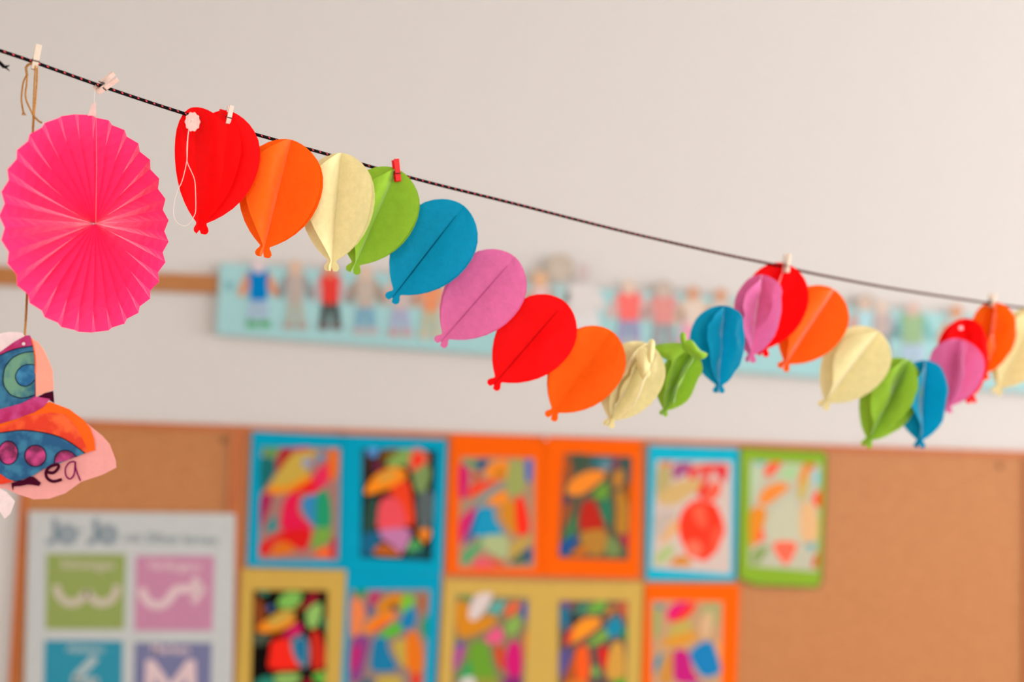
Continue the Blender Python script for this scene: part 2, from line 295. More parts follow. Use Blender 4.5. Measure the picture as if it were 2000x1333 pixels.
# ------------------------------------------------------------------ parrot paintings
# every painting: zoom origin and scale in which it was measured, mount outline, sheet outline, painted fields
def PNT(o, s): return lambda p: (o[0] + p[0] / s, o[1] + p[1] / s)
G4, G5, G6 = PNT((460, 820), 4.3), PNT((860, 830), 4.3), PNT((1240, 850), 4.3)
G7, G8 = PNT((440, 1090), 4.545), PNT((850, 1110), 3.226)
CYAN, ORANGE, OCHRE, GREEN = (0, 160, 192), (255, 100, 5), (208, 168, 78), (140, 176, 48)
PAINTINGS = [
 ('cyan-mounted parrot painting with crimson body, top left of the rows', G4, CYAN, [(140,95),(905,132),(900,1258),(95,1235)], [(222,232),(880,240),(862,1180),(192,1180)], (170,120,110), [
  ((0,105,105),[(215,330),(320,330),(345,420),(230,600),(210,600)]), ((100,150,80),[(230,240),(370,240),(310,330),(240,290)]),
  ((175,0,30),[(390,250),(480,250),(420,380),(350,430),(340,380)]), ((205,0,85),[(480,240),(640,235),(560,290)]),
  ((204,168,64),[(640,260),(690,300),(560,350),(620,450),(480,580),(380,600),(260,620),(360,440),(480,290)]),
  ((242,140,0),[(260,620),(300,560),(430,560),(600,470),(640,500),(480,600),(380,630)]), ((150,160,180),circle(600,365,45)),
  ((70,150,190),[(690,290),(750,300),(690,370)]), ((236,30,82),[(640,490),(780,350),(800,480),(700,600),(620,620)]),
  ((238,0,0),[(440,640),(640,510),(660,590),(540,630)]), ((240,110,0),[(790,270),(860,280),(850,470),(790,500)]),
  ((232,0,70),[(430,650),(540,640),(530,780),(640,920),(400,930),(390,780)]), ((170,10,80),[(215,650),(310,640),(220,900),(205,850)]),
  ((0,140,140),[(330,800),(345,920),(250,940)]), ((45,135,185),[(560,680),(690,640),(680,900),(580,790)]),
  ((20,152,102),[(690,620),(760,600),(800,700),(800,900),(680,910)]), ((120,165,60),[(680,920),(800,920),(790,1020),(650,1090),(640,1040)]),
  ((226,0,0),[(400,940),(630,930),(580,1100),(480,1060),(350,1020),(270,1130),(220,1140),(215,1050)]), ((226,110,0),[(350,1030),(460,1040),(500,1110),(360,1140),(290,1140)]),
  ((255,100,0),[(650,1140),(730,1080),(800,1080),(800,1150)]), ((192,20,72),[(810,1000),(850,1000),(840,1160),(800,1160)])]),
 ('cyan-mounted parrot painting with coral belly on a black ground', G4, CYAN, [(905,132),(1775,165),(1735,1300),(900,1262)], [(1065,245),(1690,260),(1650,1190),(1050,1160)], (22,26,26), [
  ((50,26,6),[(1070,280),(1150,300),(1130,480),(1080,580)]), ((90,150,215),[(1110,250),(1200,245),(1180,310),(1130,310)]),
  ((112,72,0),[(1230,260),(1390,250),(1280,340),(1220,380)]), ((112,15,62),[(1160,350),(1230,370),(1210,420),(1160,430)]),
  ((132,166,80),[(1400,250),(1480,260),(1450,380),(1280,400),(1290,330)]), ((205,120,90),[(1480,260),(1540,240),(1620,300),(1600,390),(1500,450),(1450,380)]),
  ((250,50,10),[(1500,280),(1580,300),(1580,360),(1500,420),(1480,370)]),
  ((126,150,85),[(1600,380),(1640,440),(1600,590),(1530,620),(1490,460)]), ((255,140,0),[(1090,590),(1180,460),(1330,400),(1440,450),(1380,540),(1230,600),(1110,630)]),
  ((216,160,60),[(1200,480),(1330,430),(1350,470),(1220,530)]), ((242,60,10),[(1290,600),(1440,510),(1480,640),(1500,870),(1440,880),(1380,700)]),
  ((240,76,86),[(1240,660),(1370,680),(1430,900),(1210,920),(1190,800)]), ((196,120,166),[(1210,930),(1470,930),(1400,1120),(1320,1060),(1230,1000)]),
  ((36,70,56),[(1100,690),(1190,660),(1180,900),(1080,930)]), ((0,96,132),[(1070,960),(1200,950),(1220,1010),(1150,1130),(1070,1130)]),
  ((86,96,96),[(1530,640),(1660,620),(1640,900),(1540,900)]), ((76,160,86),[(1440,1080),(1500,1000),(1570,1070),(1460,1120)]),
  ((240,130,20),[(1530,930),(1640,930),(1590,1040)]), ((0,76,80),[(1440,1130),(1600,1080),(1600,1160),(1450,1160)]),
  ((190,92,20),[(1160,1130),(1240,1040),(1380,1120),(1380,1150)])]),
 ('orange-mounted parrot painting with a bright blue belly', G5, ORANGE, [(92,82),(888,108),(868,1272),(52,1252)], [(170,270),(795,280),(790,1205),(148,1205)], (176,140,110), [
  ((76,160,96),[(190,310),(300,310),(310,360),(210,340)]), ((0,80,126),[(310,300),(410,300),(340,390),(300,340)]),
  ((216,0,102),[(165,340),(240,380),(230,570),(200,620),(160,600)]), ((200,50,20),[(270,410),(340,420),(310,480)]),
  ((250,140,30),[(370,400),(440,320),(560,300),(560,430),(520,460),(430,450)]), ((200,120,0),circle(500,410,40)),
  ((160,166,90),[(580,330),(660,290),(710,400),(700,560),(600,600),(550,520)]), ((70,100,190),[(720,310),(770,300),(760,470),(720,470)]),
  ((250,60,20),[(290,490),(500,465),(400,530),(240,620),(240,560)]), ((110,150,150),[(500,500),(540,510),(300,690),(250,690),(400,560)]),
  ((250,140,30),[(400,630),(530,550),(570,620),(560,680),(420,660)]), ((216,136,20),[(520,680),(620,640),(640,930),(560,860),(510,770)]),
  ((255,40,0),[(630,640),(700,620),(750,880),(650,920)]), ((220,0,102),[(170,800),(260,710),(300,700),(190,990),(160,960)]),
  ((20,90,150),[(280,760),(320,720),(290,930),(210,1000)]), ((0,150,190),[(330,700),(440,700),(460,800),(530,930),(290,930),(300,800)]),
  ((176,186,130),[(360,940),(560,940),(560,1120),(450,1090),(350,1020)]), ((76,166,106),[(190,1090),(350,960),(340,1030),(240,1150),(190,1160)]),
  ((196,160,70),[(600,1000),(760,930),(750,980),(600,1130)]), ((80,106,76),[(600,1140),(710,1060),(710,1160),(620,1170)]),
  ((10,76,130),[(720,1060),(770,1040),(760,1160),(720,1150)]), ((232,90,100),[(280,1140),(380,1110),(450,1170),(430,1200),(290,1200)]), ((236,60,10),[(400,1120),(540,1170),(480,1190)])]),
 ('orange-mounted parrot painting with dark brown ground and red breast', G5, ORANGE, [(888,108),(1692,138),(1672,1292),(868,1272)], [(1040,240),(1612,268),(1580,1140),(992,1118)], (96,90,70), [
  ((180,76,0),[(1050,260),(1100,330),(1090,450),(1060,500)]), ((60,80,60),[(1110,250),(1260,260),(1240,340),(1130,390)]),
  ((0,110,120),[(1290,280),(1440,270),(1430,330),(1270,350)]), ((112,140,150),circle(1385,345,45)),
  ((126,60,90),[(1450,290),(1510,290),(1470,380),(1440,370)]), ((10,80,80),[(1540,290),(1600,300),(1590,480),(1560,480)]),
  ((196,126,40),[(1450,420),(1540,380),(1530,500),(1470,530)]), ((252,140,30),[(1060,560),(1110,460),(1250,390),(1380,400),(1360,460),(1200,580),(1100,590)]),
  ((106,156,46),[(1280,590),(1390,480),(1410,600),(1350,630)]), ((0,126,90),[(1360,640),(1420,630),(1430,820),(1400,840),(1360,760)]),
  ((192,26,0),[(1190,680),(1240,640),(1300,660),(1370,880),(1180,880)]), ((186,126,40),[(1200,900),(1390,890),(1380,1060),(1280,1100),(1180,980)]),
  ((190,126,30),[(1480,560),(1570,620),(1570,900),(1480,900),(1480,720)]), ((150,80,0),[(1540,500),(1600,520),(1590,650),(1560,640)]),
  ((50,126,76),[(1130,740),(1130,900),(1040,960)]), ((80,50,80),[(1030,600),(1110,640),(1050,680)]), ((180,80,10),[(1040,700),(1100,660),(1040,880)]),
  ((0,80,150),[(1010,1090),(1020,1000),(1110,940),(1160,960),(1060,1090)]), ((216,110,0),[(1100,1090),(1200,1020),(1230,1090)]),
  ((180,0,66),[(1510,940),(1570,930),(1560,1040)]), ((120,140,76),[(1400,960),(1470,960),(1520,1080),(1400,1100)])]),
 ('light blue-mounted painting of a plump red parrot on pale ground', G6, (20,182,208), [(115,85),(878,110),(842,1225),(95,1222)], [(180,215),(815,225),(805,1170),(140,1120)], (218,194,182), [
  ((226,110,20),[(210,230),(310,220),(280,270)]), ((190,170,110),[(190,270),(300,290),(300,420),(190,520)]),
  ((166,80,130),[(330,250),(480,240),(420,330),(330,370)]), ((240,40,20),[(440,330),(530,260),(770,250),(760,330),(650,300),(600,500),(560,540)]),
  ((232,50,60),[(660,260),(770,260),(760,400),(690,340)]), ((222,140,130),circle(545,350,50)),
  ((216,176,110),[(200,570),(210,500),(370,390),(520,370),(560,420),(480,500),(330,590)]), ((250,92,62),[(620,440),(700,380),(720,480),(650,560),(600,540)]),
  ((255,50,10),[(540,540),(640,570),(690,600),(750,760),(740,860),(620,1040),(540,1050),(430,970),(370,820),(380,680),(450,580)]),
  ((255,110,80),circle(495,960,75)), ((250,92,60),[(480,620),(580,600),(600,780),(520,740)]), ((250,80,50),[(650,800),(740,780),(700,960),(640,1000)]),
  ((200,180,166),[(180,680),(340,650),(330,800),(200,880)]), ((232,176,120),[(330,700),(360,820),(210,920),(240,830)]),
  ((180,196,126),[(170,1080),(200,980),(310,920),(330,980),(250,1070)]), ((220,136,30),[(290,1090),(380,1010),(470,1060),(460,1100)])]),
 ('green-mounted parrot painting with rounded corners and pale belly', G6, GREEN, [(882,130),(900,108),(1580,140),(1610,175),(1565,1240),(1530,1282),(1010,1262),(870,1200)], [(970,218),(1562,245),(1530,1150),(960,1100)], (196,190,166), [
  ((190,206,170),[(975,280),(1050,260),(1040,400),(985,560)]), ((90,186,190),[(1000,230),(1080,225),(1060,260)]),
  ((252,86,40),[(1090,310),(1130,240),(1230,230),(1180,310),(1110,360)]), ((170,206,146),[(1210,330),(1280,270),(1370,260),(1340,370),(1230,360)]),
  ((236,140,30),[(1410,260),(1480,260),(1420,400),(1370,430)]), ((226,96,20),[(1430,240),(1510,250),(1490,290)]),
  ((206,176,80),[(1390,420),(1460,340),(1440,480),(1400,560),(1370,500)]), ((130,200,220),[(1510,310),(1550,320),(1540,420),(1510,400)]),
  ((255,50,10),[(1490,530),(1560,470),(1550,620)]), ((246,140,50),[(1040,560),(1080,460),(1200,400),(1300,430),(1230,500),(1100,590)]),
  ((200,196,166),[(1160,620),(1290,510),(1350,560),(1390,880),(1120,880),(1110,750)]), ((232,180,126),[(1390,620),(1470,560),(1540,700),(1530,880),(1400,880)]),
  ((236,140,26),[(970,640),(1080,610),(1100,700),(1030,900),(970,930)]), ((255,86,50),[(1060,780),(1090,840),(1080,890),(1030,890)]),
  ((255,106,76),[(1160,910),(1360,910),(1290,1080),(1230,1060)]), ((140,160,90),[(990,980),(1110,930),(1110,980),(1040,1080),(990,1080)]),
  ((20,166,176),[(1440,920),(1510,910),(1480,970)]), ((222,70,20),[(1500,1040),(1540,980),(1530,1110),(1490,1110)])]),
 ('ochre-mounted parrot painting on black ground, left end of the lower row', G7, OCHRE, [(145,98),(1075,112),(1015,1390),(85,1380)], [(250,288),(910,292),(885,1290),(225,1280)], (16,9,6), [
  ((136,60,6),[(265,350),(330,400),(360,520),(270,650)]), ((40,130,100),[(290,300),(390,300),(350,340)]), ((76,106,166),[(370,440),(420,420),(410,480)]),
  ((126,186,80),[(460,400),(540,310),(680,320),(630,440),(500,450)]), ((166,0,36),[(770,320),(830,330),(730,440),(690,440)]),
  ((146,190,96),[(720,480),(820,400),(860,450),(820,600),(740,620)]), ((150,60,0),[(620,430),(700,430),(660,480)]),
  ((250,140,0),[(280,650),(370,550),(430,600),(620,530),(600,590),(450,660)]), ((206,162,62),[(370,560),(500,470),(620,480),(560,560),(430,620)]),
  ((212,0,92),[(520,680),(650,580),(680,660),(560,710)]), ((0,126,86),[(860,560),(900,540),(890,660)]), ((70,80,60),[(250,680),(400,680),(360,760),(270,780)]),
  ((250,30,0),[(420,740),(560,720),(600,860),(660,980),(400,990),(395,850)]), ((110,130,140),[(590,720),(700,690),(745,800),(730,970),(650,950),(590,830)]), ((0,112,152),[(620,740),(700,710),(720,800),(710,940),(660,920),(620,830)]),
  ((206,30,0),[(760,680),(820,650),(880,780),(880,960),(770,980)]), ((140,180,90),[(440,1040),(660,1030),(620,1130),(480,1140)]),
  ((100,176,60),[(770,1050),(880,1010),(870,1140)]), ((170,0,40),[(710,1090),(740,1070),(770,1140),(700,1140)]), ((30,130,106),[(270,1100),(380,1050),(450,1110),(400,1200),(270,1200)])]),
 ('cyan-mounted parrot painting with blue breast and lime throat', G7, (0,158,192), [(1078,104),(1920,150),(1850,1400),(1018,1390)], [(1110,288),(1820,285),(1765,1290),(1085,1290)], (150,126,116), [
  ((0,146,70),[(1150,290),(1260,290),(1200,350)]), ((240,130,70),[(1120,380),(1200,380),(1250,480),(1230,560),(1200,660),(1120,690)]),
  ((192,0,92),[(1290,330),(1390,300),(1320,420),(1280,420)]), ((50,80,140),circle(1275,465,35)),
  ((216,130,0),[(1340,450),(1420,350),(1560,320),(1550,420),(1440,480),(1400,520)]), ((250,130,0),[(1220,640),(1330,530),(1500,480),(1500,540),(1360,630),(1260,670)]),
  ((240,96,0),[(1330,620),(1420,560),(1420,600),(1300,670)]), ((40,40,30),circle(1495,440,28)), ((120,190,50),[(1580,330),(1670,340),(1670,430),(1580,500),(1560,430)]),
  ((0,126,176),[(1560,540),(1670,430),(1690,590),(1580,640)]), ((180,92,20),[(1720,350),(1780,340),(1770,480),(1740,490)]),
  ((0,150,110),[(1740,600),(1800,500),(1795,700),(1770,720)]), ((76,190,26),[(1370,690),(1530,580),(1560,650),(1440,710)]), ((140,60,130),[(1130,720),(1280,720),(1250,900),(1200,1080),(1110,1080)]),
  ((202,0,106),[(1140,800),(1200,790),(1170,960),(1120,1000)]), ((0,122,166),[(1330,720),(1430,720),(1450,830),(1520,990),(1310,1000),(1300,850)]),
  ((196,166,66),[(1490,760),(1590,720),(1620,850),(1590,980),(1510,860)]), ((236,116,0),[(1610,700),(1690,660),(1750,820),(1740,1010),(1620,1000)]),
  ((232,50,10),[(1650,1050),(1730,1030),(1730,1120),(1670,1150)]), ((196,166,66),[(1350,1060),(1560,1060),(1540,1160),(1380,1160)]), ((0,92,116),[(1220,1090),(1290,1080),(1290,1180),(1200,1180)])]),
 ('ochre-mounted parrot painting with green body and white patch', G8, (212,172,84), [(58,72),(688,86),(665,930),(15,922)], [(135,168),(592,188),(560,850),(100,850)], (140,124,90), [
  ((20,150,60),[(145,180),(220,185),(210,210)]), ((220,136,10),[(135,230),(200,220),(230,330),(330,300),(390,330),(300,400),(150,430)]),
  ((226,206,200),[(210,300),(250,180),(360,160),(320,260),(250,330)]), ((86,170,160),[(330,270),(380,215),(440,210),(400,290)]),
  ((236,96,50),[(440,270),(490,215),(540,230),(470,310)]), ((0,76,170),[(550,230),(580,230),(570,340),(550,300)]), ((136,176,76),[(440,360),(530,300),(530,380),(470,430)]),
  ((236,86,130),[(310,450),(400,370),(430,450),(380,480)]), ((46,80,170),[(130,470),(190,480),(140,500)]), ((176,76,146),[(120,520),(190,500),(120,660)]),
  ((106,160,36),[(220,500),(260,460),(330,490),(360,620),(380,690),(250,690),(210,590)]), ((50,160,86),[(170,640),(210,580),(230,690),(140,690)]),
  ((222,60,0),[(380,500),(430,510),(430,650),(390,590)]), ((216,0,110),[(450,520),(490,460),(540,500),(540,680),(450,660)]), ((232,110,10),[(560,430),(580,420),(560,620)]),
  ((140,30,110),[(440,690),(540,690),(530,780),(440,780)]), ((220,210,200),[(170,700),(240,690),(250,760),(160,760)]), ((150,150,50),[(260,700),(390,700),(380,800),(280,800)])]),
 ('ochre-mounted parrot painting with scarlet and orange stripes on its chest', G8, (212,172,84), [(688,88),(1312,90),(1288,930),(665,930)], [(780,205),(1215,208),(1200,850),(775,850)], (100,82,76), [
  ((130,70,130),[(785,215),(860,215),(830,250)]), ((20,110,140),[(785,250),(840,260),(850,330),(800,400)]), ((0,136,110),[(880,290),(930,220),(960,230),(910,300)]),
  ((20,15,10),circle(880,320,30)), ((110,170,60),[(950,280),(1000,220),(1080,215),(1050,280)]), ((190,120,50),[(1070,300),(1110,230),(1140,260),(1090,310)]),
  ((206,90,50),[(1150,230),(1205,220),(1200,320),(1170,290)]), ((255,150,20),[(830,470),(870,380),(940,320),(1040,320),(1020,380),(900,460)]),
  ((232,40,20),[(815,470),(850,390),(870,400),(845,480)]), ((0,136,166),[(1070,380),(1150,300),(1180,400),(1100,440)]), ((0,130,70),[(1170,420),(1210,370),(1205,460)]),
  ((126,170,60),[(960,480),(1060,390),(1090,440),(1000,490)]), ((90,80,140),[(785,530),(860,520),(830,640),(785,690)]), ((170,80,20),[(870,560),(890,520),(880,700),(810,700)]),
  ((250,90,10),[(890,520),(960,500),(970,690),(890,700)]), ((226,0,0),[(1030,510),(1080,500),(1095,590),(1075,660),(1040,590)]), ((216,156,60),[(1110,490),(1180,480),(1190,690),(1080,690)]),
  ((120,170,80),[(985,650),(1010,610),(1040,670),(1000,690)]), ((50,160,40),[(1130,710),(1200,700),(1190,780),(1120,780)]), ((230,120,20),[(820,720),(960,720),(940,820),(830,820)])]),
 ('orange-mounted parrot painting with magenta body and big blue wing', G8, ORANGE, [(1325,104),(1918,108),(1892,930),(1296,930)], [(1362,205),(1812,212),(1800,850),(1365,850)], (200,156,116), [
  ((40,130,150),[(1375,230),(1450,235),(1420,260)]), ((150,170,96),[(1375,270),(1410,260),(1410,400),(1380,450)]), ((232,0,110),[(1470,260),(1520,220),(1600,220),(1520,310),(1460,320)]),
  ((250,50,0),[(1530,300),(1600,225),(1650,225),(1610,290),(1550,330),(1460,340)]), ((166,166,106),[(1680,250),(1740,220),(1790,240),(1770,370),(1690,330)]),
  ((222,176,130),[(1670,350),(1720,270),(1750,300),(1730,420),(1690,450)]), ((196,170,80),[(1470,400),(1530,340),(1620,340),(1600,400),(1480,450)]),
  ((226,150,40),[(1420,470),(1500,430),(1640,400),(1640,450),(1540,500),(1440,490)]), ((0,140,166),[(1385,580),(1430,540),(1420,600),(1380,670)]),
  ((202,10,120),[(1510,520),(1590,530),(1620,640),(1660,719),(1520,719),(1500,620)]), ((0,126,186),[(1605,530),(1730,460),(1790,600),(1790,660),(1700,690),(1640,630)]),
  ((236,160,90),[(1760,480),(1800,480),(1800,600)]), ((212,140,50),[(1440,600),(1490,520),(1490,719),(1420,719)]), ((60,100,170),[(1540,760),(1700,740),(1680,860),(1560,860)])]),
]
m_paint = paint_material()
for i, (label, g, mount, card, sheet, base, fields) in enumerate(PAINTINGS):
    cpx = [g(p) for p in card]
    org = wall(sum(p[0] for p in cpx) / len(cpx), max(p[1] for p in cpx), 0.0175)
    e = empty('parrot_painting', org, label, 'painting', 'parrot paintings pinned to the cork board')
    off = 0.0172 + 0.0014 * ((i + (i > 5)) % 2)
    mb = MB(); wplate(mb, cpx, off, 0.0006); mb.build('mount_card', paper(mount, 0.7), e)
    if i == 5:      # dark pencil line round the green mount
        mb = MB(); ring = cpx + [cpx[0]]
        ribbon_add(mb, ring, 3.0, lambda x, y: wall(x, y, off + 0.0002), None); mb.build('pencil_border', paper((84, 96, 50), 0.8), e)
    mb = MB(); wplate(mb, [g(p) for p in sheet], off + 0.0005, 0.0004); mb.build('painted_sheet', paper(base, 0.75), e)
    mb = MB()
    for k, (c, pts) in enumerate(fields):
        px = [tuple(q) for q in spline([g(p) for p in pts], 4, True)]
        mb.add([wall(x, y, off + 0.0006 + 0.00002 * k) for x, y in px], [tuple(range(len(px)))], col(c, 0.76))
    mb.build('painted_bird', m_paint, e, colored=True)
def push_pin(px, py, c, label):
    p = wall(px, py, 0.019); mb = MB()
    prof = [(0.0, 0.0045), (0.002, 0.0048), (0.003, 0.0026), (0.008, 0.0022), (0.009, 0.004), (0.0105, 0.0040)]
    mb.tube([p + Vector((0, -a, 0)) for a, r in prof], [r for a, r in prof], 14)
    o = mb.build('push_pin', paper(c, 0.35), smooth=True); tag(o, label, 'push pin', 'push pins holding the paintings')
push_pin(1066, 857, (226, 206, 196), 'whitish push pin between the two orange mounts')
push_pin(674, 845, (190, 110, 60), 'brownish push pin between the two upper cyan mounts')

# ------------------------------------------------------------------ letter poster
def text_mesh(name, body, px0, py_base, width_px, mat, off, parent, bold=0.0, shear=0.0):
    """lettering printed on a flat sheet on the wall; baseline at py_base, width as in the place"""
    cu = bpy.data.curves.new(name, 'FONT'); cu.body = body; cu.offset = bold; cu.resolution_u = 4
    ob = bpy.data.objects.new(name, cu); C.objects.link(ob)
    dg = bpy.context.evaluated_depsgraph_get(); me = bpy.data.meshes.new_from_object(ob.evaluated_get(dg))
    vs = [v.co.copy() for v in me.vertices]; fs = [tuple(p.vertices) for p in me.polygons]
    bpy.data.objects.remove(ob); bpy.data.curves.remove(cu); bpy.data.meshes.remove(me)
    x0 = min(v.x for v in vs); x1 = max(v.x for v in vs)
    a = wall(px0, py_base, off); b = wall(px0 + width_px, py_base, off); s = (b.x - a.x) / (x1 - x0)
    return mesh(name, [(a.x + (v.x - x0) * s, -off, a.z + v.y * s) for v in vs], fs, mat, parent)
P0 = (40, 980); PS = 3.777
def gp(x, y): return (P0[0] + x / PS, P0[1] + y / PS)
e = empty('letter_poster', wall(250, 1440, 0.018), 'pale grey spelling poster with four coloured tiles on the left board', 'poster')
OFF = 0.0185
mb = MB(); wplate(mb, [gp(62, 70), gp(1585, 90), gp(1560, 1760), gp(20, 1760)], OFF, 0.0006); mb.build('sheet', paper((196, 196, 192), 0.45, spec=0.4), e)
m_ink = paper((136, 148, 154), 0.6); m_pale = paper((206, 190, 172), 0.6); m_pale2 = paper((226, 196, 196), 0.6); m_pale3 = paper((176, 190, 188), 0.6)
W_ = lambda x, y: wall(*gp(x, y), OFF + 0.0006)
mb = MB()      # heading: J o - J o
def ring_add(mb, cx, cy, ro, ri, n=28):
    vs = []; fs = []
    for i in range(n):
        a = 2 * PI * i / n
        vs += [W_(cx + ro * math.cos(a), cy + ro * math.sin(a)), W_(cx + ri * math.cos(a), cy + ri * math.sin(a))]
    for i in range(n): j = (i + 1) % n; fs.append((2 * i, 2 * i + 1, 2 * j + 1, 2 * j))
    mb.add(vs, fs)
for dx in (0, 298):
    ribbon_add(mb, [(258 + dx, 125), (258 + dx, 240), (252 + dx, 280), (232 + dx, 300), (192 + dx, 302)], 46, W_, None)
    ring_add(mb, 346 + dx, 246, 76, 20)
ribbon_add(mb, [(425, 216), (470, 216)], 20, W_, None)
mb.build('heading_letters', m_ink, e)
text_mesh('heading_words', 'mit Silben lernen', gp(765, 0)[0], gp(0, 298)[1], 690 / PS, m_ink, OFF + 0.0006, e, 0.015)
def arc(cx, cy, rx, ry, a0, a1, n=14): return [(cx + rx * math.cos(math.radians(a0 + (a1 - a0) * i / n)), cy + ry * math.sin(math.radians(a0 + (a1 - a0) * i / n))) for i in range(n + 1)]
tiles = [((142, 158, 74), [(192, 385), (778, 388), (764, 945), (182, 945)], 'Schwingen', 300, 492, 390, m_pale),
         ((198, 128, 158), [(850, 400), (1432, 402), (1416, 955), (840, 955)], 'Verlängern', 935, 500, 395, m_pale2),
         ((0, 138, 162), [(178, 1025), (756, 1030), (748, 1590), (165, 1590)], 'Ableiten', 335, 1112, 280, m_pale3),
         ((112, 112, 150), [(842, 1042), (1412, 1044), (1402, 1600), (830, 1600)], 'Merken', 965, 1118, 280, m_pale2)]
for k, (c, quad, word, tx, ty, tw, mm) in enumerate(tiles):
    mb = MB(); mb.add([wall(*gp(*p), OFF + 0.0003) for p in quad], [(0, 1, 2, 3)]); t = mb.build('tile', paper(c, 0.5, spec=0.4), e)
    text_mesh('tile_word', word, gp(tx, 0)[0], gp(0, ty)[1], tw / PS, mm, OFF + 0.0006, t, 0.02)
    mb = MB()
    if k == 0:
        ribbon_add(mb, arc(378, 620, 112, 132, 180, 20), 56, W_, None); ribbon_add(mb, arc(602, 620, 112, 132, 160, 0), 56, W_, None)
    elif k == 1:
        ribbon_add(mb, arc(1010, 640, 112, 128, 180, 40) + [(1130, 670), (1160, 648), (1210, 645), (1330, 648)], 62, W_, None)
        ribbon_add(mb, [(1270, 560), (1345, 650), (1270, 745)], 50, W_, None)
    elif k == 2:
        ribbon_add(mb, [(555, 1150), (400, 1312)], 62, W_, None); ribbon_add(mb, [(380, 1325), (575, 1325)], 50, W_, None); ribbon_add(mb, [(560, 1330), (430, 1500)], 56, W_, None)
    else:
        mb.add([W_(*p) for p in [(925, 1170), (985, 1170), (1105, 1345), (1230, 1170), (1290, 1170), (1300, 1520), (1235, 1520), (1225, 1300), (1105, 1450), (985, 1300), (980, 1520), (915, 1520)]], [(0, 1, 8, 9), (1, 2, 8), (9, 10, 11, 0), (2, 7, 8), (2, 3, 7), (3, 4, 5, 6), (3, 6, 7)])
    mb.build('tile_sign', mm, t)

# ------------------------------------------------------------------ turquoise frieze with paper figures
e = empty('paper_frieze', wall(1240, 720, 0.013), 'long turquoise paper frieze mounted along the wooden wall rail', 'frieze')
mb = MB(); wplate(mb, [(430, 514), (1000, 552), (2080, 630), (2600, 672), (2600, 814), (2080, 772), (1000, 696), (422, 653)], 0.018, 0.006); mb.build('backing_strip', paper((164, 208, 208), 0.6, spec=0.3), e)
mb = MB(); wplate(mb, circle(447, 558, 9), 0.0186, 0.0004); mb.build('printed_dot', paper((128, 178, 184), 0.6), e)
SK = (214, 160, 130)
def figure(label, x, y, shirt, trousers, shoes, head=SK, hair=None, arms=None, w=17, sh=1.0, legs=True, split=9, k=0, hy=0, hr=13):
    """a cut-out child of drawing paper; x, y = neck in the photograph"""
    e = empty('paper_figure', wall(x, y + 125 * sh, 0.0192), label, 'paper figure', 'paper figures on the frieze')
    o = 0.0196
    def part(name, pts, c, d=0.0, smooth=4):
        mb = MB(); wplate(mb, pts, o + d, 0.0005, smooth); return mb.build(name, paper(c, 0.75), e)
    ar = arms or SK
    for s in (-1, 1):
        part('arm', [(x + s * (w - 3), y + 6), (x + s * (w + 7), y + 10), (x + s * (w + 22), y + 44), (x + s * (w + 15), y + 53), (x + s * (w + 6), y + 46), (x + s * (w - 2), y + 26)], ar, 0.0)
    part('shirt', [(x - w, y + 3), (x, y), (x + w, y + 3), (x + w - 1, y + 30), (x + w - 2, y + 58 * sh), (x, y + 60 * sh), (x - w + 2, y + 58 * sh), (x - w + 1, y + 30)], shirt, 0.0008)
    if legs:
        for s in (-1, 1):
            part('trouser_leg', [(x, y + 55 * sh), (x + s * (w - 2), y + 55 * sh), (x + s * (w + 2), y + 100 * sh), (x + s * (split - 4), y + 100 * sh)], trousers, 0.0004, 0)
            part('shoe', circle(x + s * (split + 4), y + 106 * sh, 12, 8, 12), shoes, 0.0006, 0)
    else:
        part('gown', [(x - w, y + 30), (x + w, y + 30), (x + w + 18, y + 120 * sh), (x - w - 18, y + 120 * sh)], trousers, 0.0004, 0)
    if hair: part('hair', circle(x, y - 11 + hy, hr + 5, hr + 5, 18), hair, 0.0009, 0)
    part('head', circle(x, y - 8 + hy, hr, hr + 2, 18), head, 0.0012, 0)
    return e
figure('paper figure in a bright blue vest with green shoes', 505, 527, (0, 128, 196), (172, 190, 212), (96, 176, 116), head=(226, 204, 204), arms=(222, 150, 112), w=18)
figure('grey-beige paper figure beside the blue-vested one', 577, 531, (190, 172, 162), (184, 182, 166), (180, 162, 152), head=(222, 184, 160), arms=(150, 156, 156), w=16)
figure('paper figure in red shirt and black trousers on the frieze', 645, 536, (232, 66, 58), (64, 64, 60), (120, 106, 104), head=(216, 140, 112), arms=(196, 178, 178), w=18, sh=0.96)
figure('paper figure with brown arms and blue trouser leg above pinkish shoes', 714, 541, (196, 178, 164), (126, 172, 196), (196, 178, 178), head=(220, 190, 168), arms=(166, 146, 130), w=18)
figure('paper figure in lilac trousers below the blue balloon', 782, 545, (206, 184, 178), (176, 176, 206), (206, 164, 164), arms=(222, 182, 170), w=17)
figure('paper figure in sand-coloured trousers behind the pink balloon', 842, 549, (236, 150, 106), (198, 190, 158), (206, 192, 164), arms=(226, 170, 140), w=17)
figure('pink-bodied paper figure between pink and red balloon', 1055, 556, (226, 196, 196), (200, 190, 200), (206, 180, 180), head=(226, 178, 142), hair=(206, 176, 146), w=14)
figure('paper figure with a large brown mop of hair', 1094, 556, (176, 206, 202), (196, 190, 186), (200, 186, 180), head=(200, 184, 168), hair=(196, 176, 156), arms=(190, 200, 198), w=8, hy=-22, hr=22)
figure('large white gowned paper figure rising above the frieze', 1138, 556, (222, 214, 210), (224, 218, 216), (224, 218, 216), head=(206, 186, 180), hair=(218, 208, 204), arms=(222, 212, 208), w=24, legs=False, hy=-16, hr=14)
figure('paper figure in coral red shirt and violet trousers', 1229, 570, (250, 118, 112), (160, 156, 190), (190, 176, 186), head=(226, 196, 176), arms=(222, 178, 172), w=21, sh=0.94)
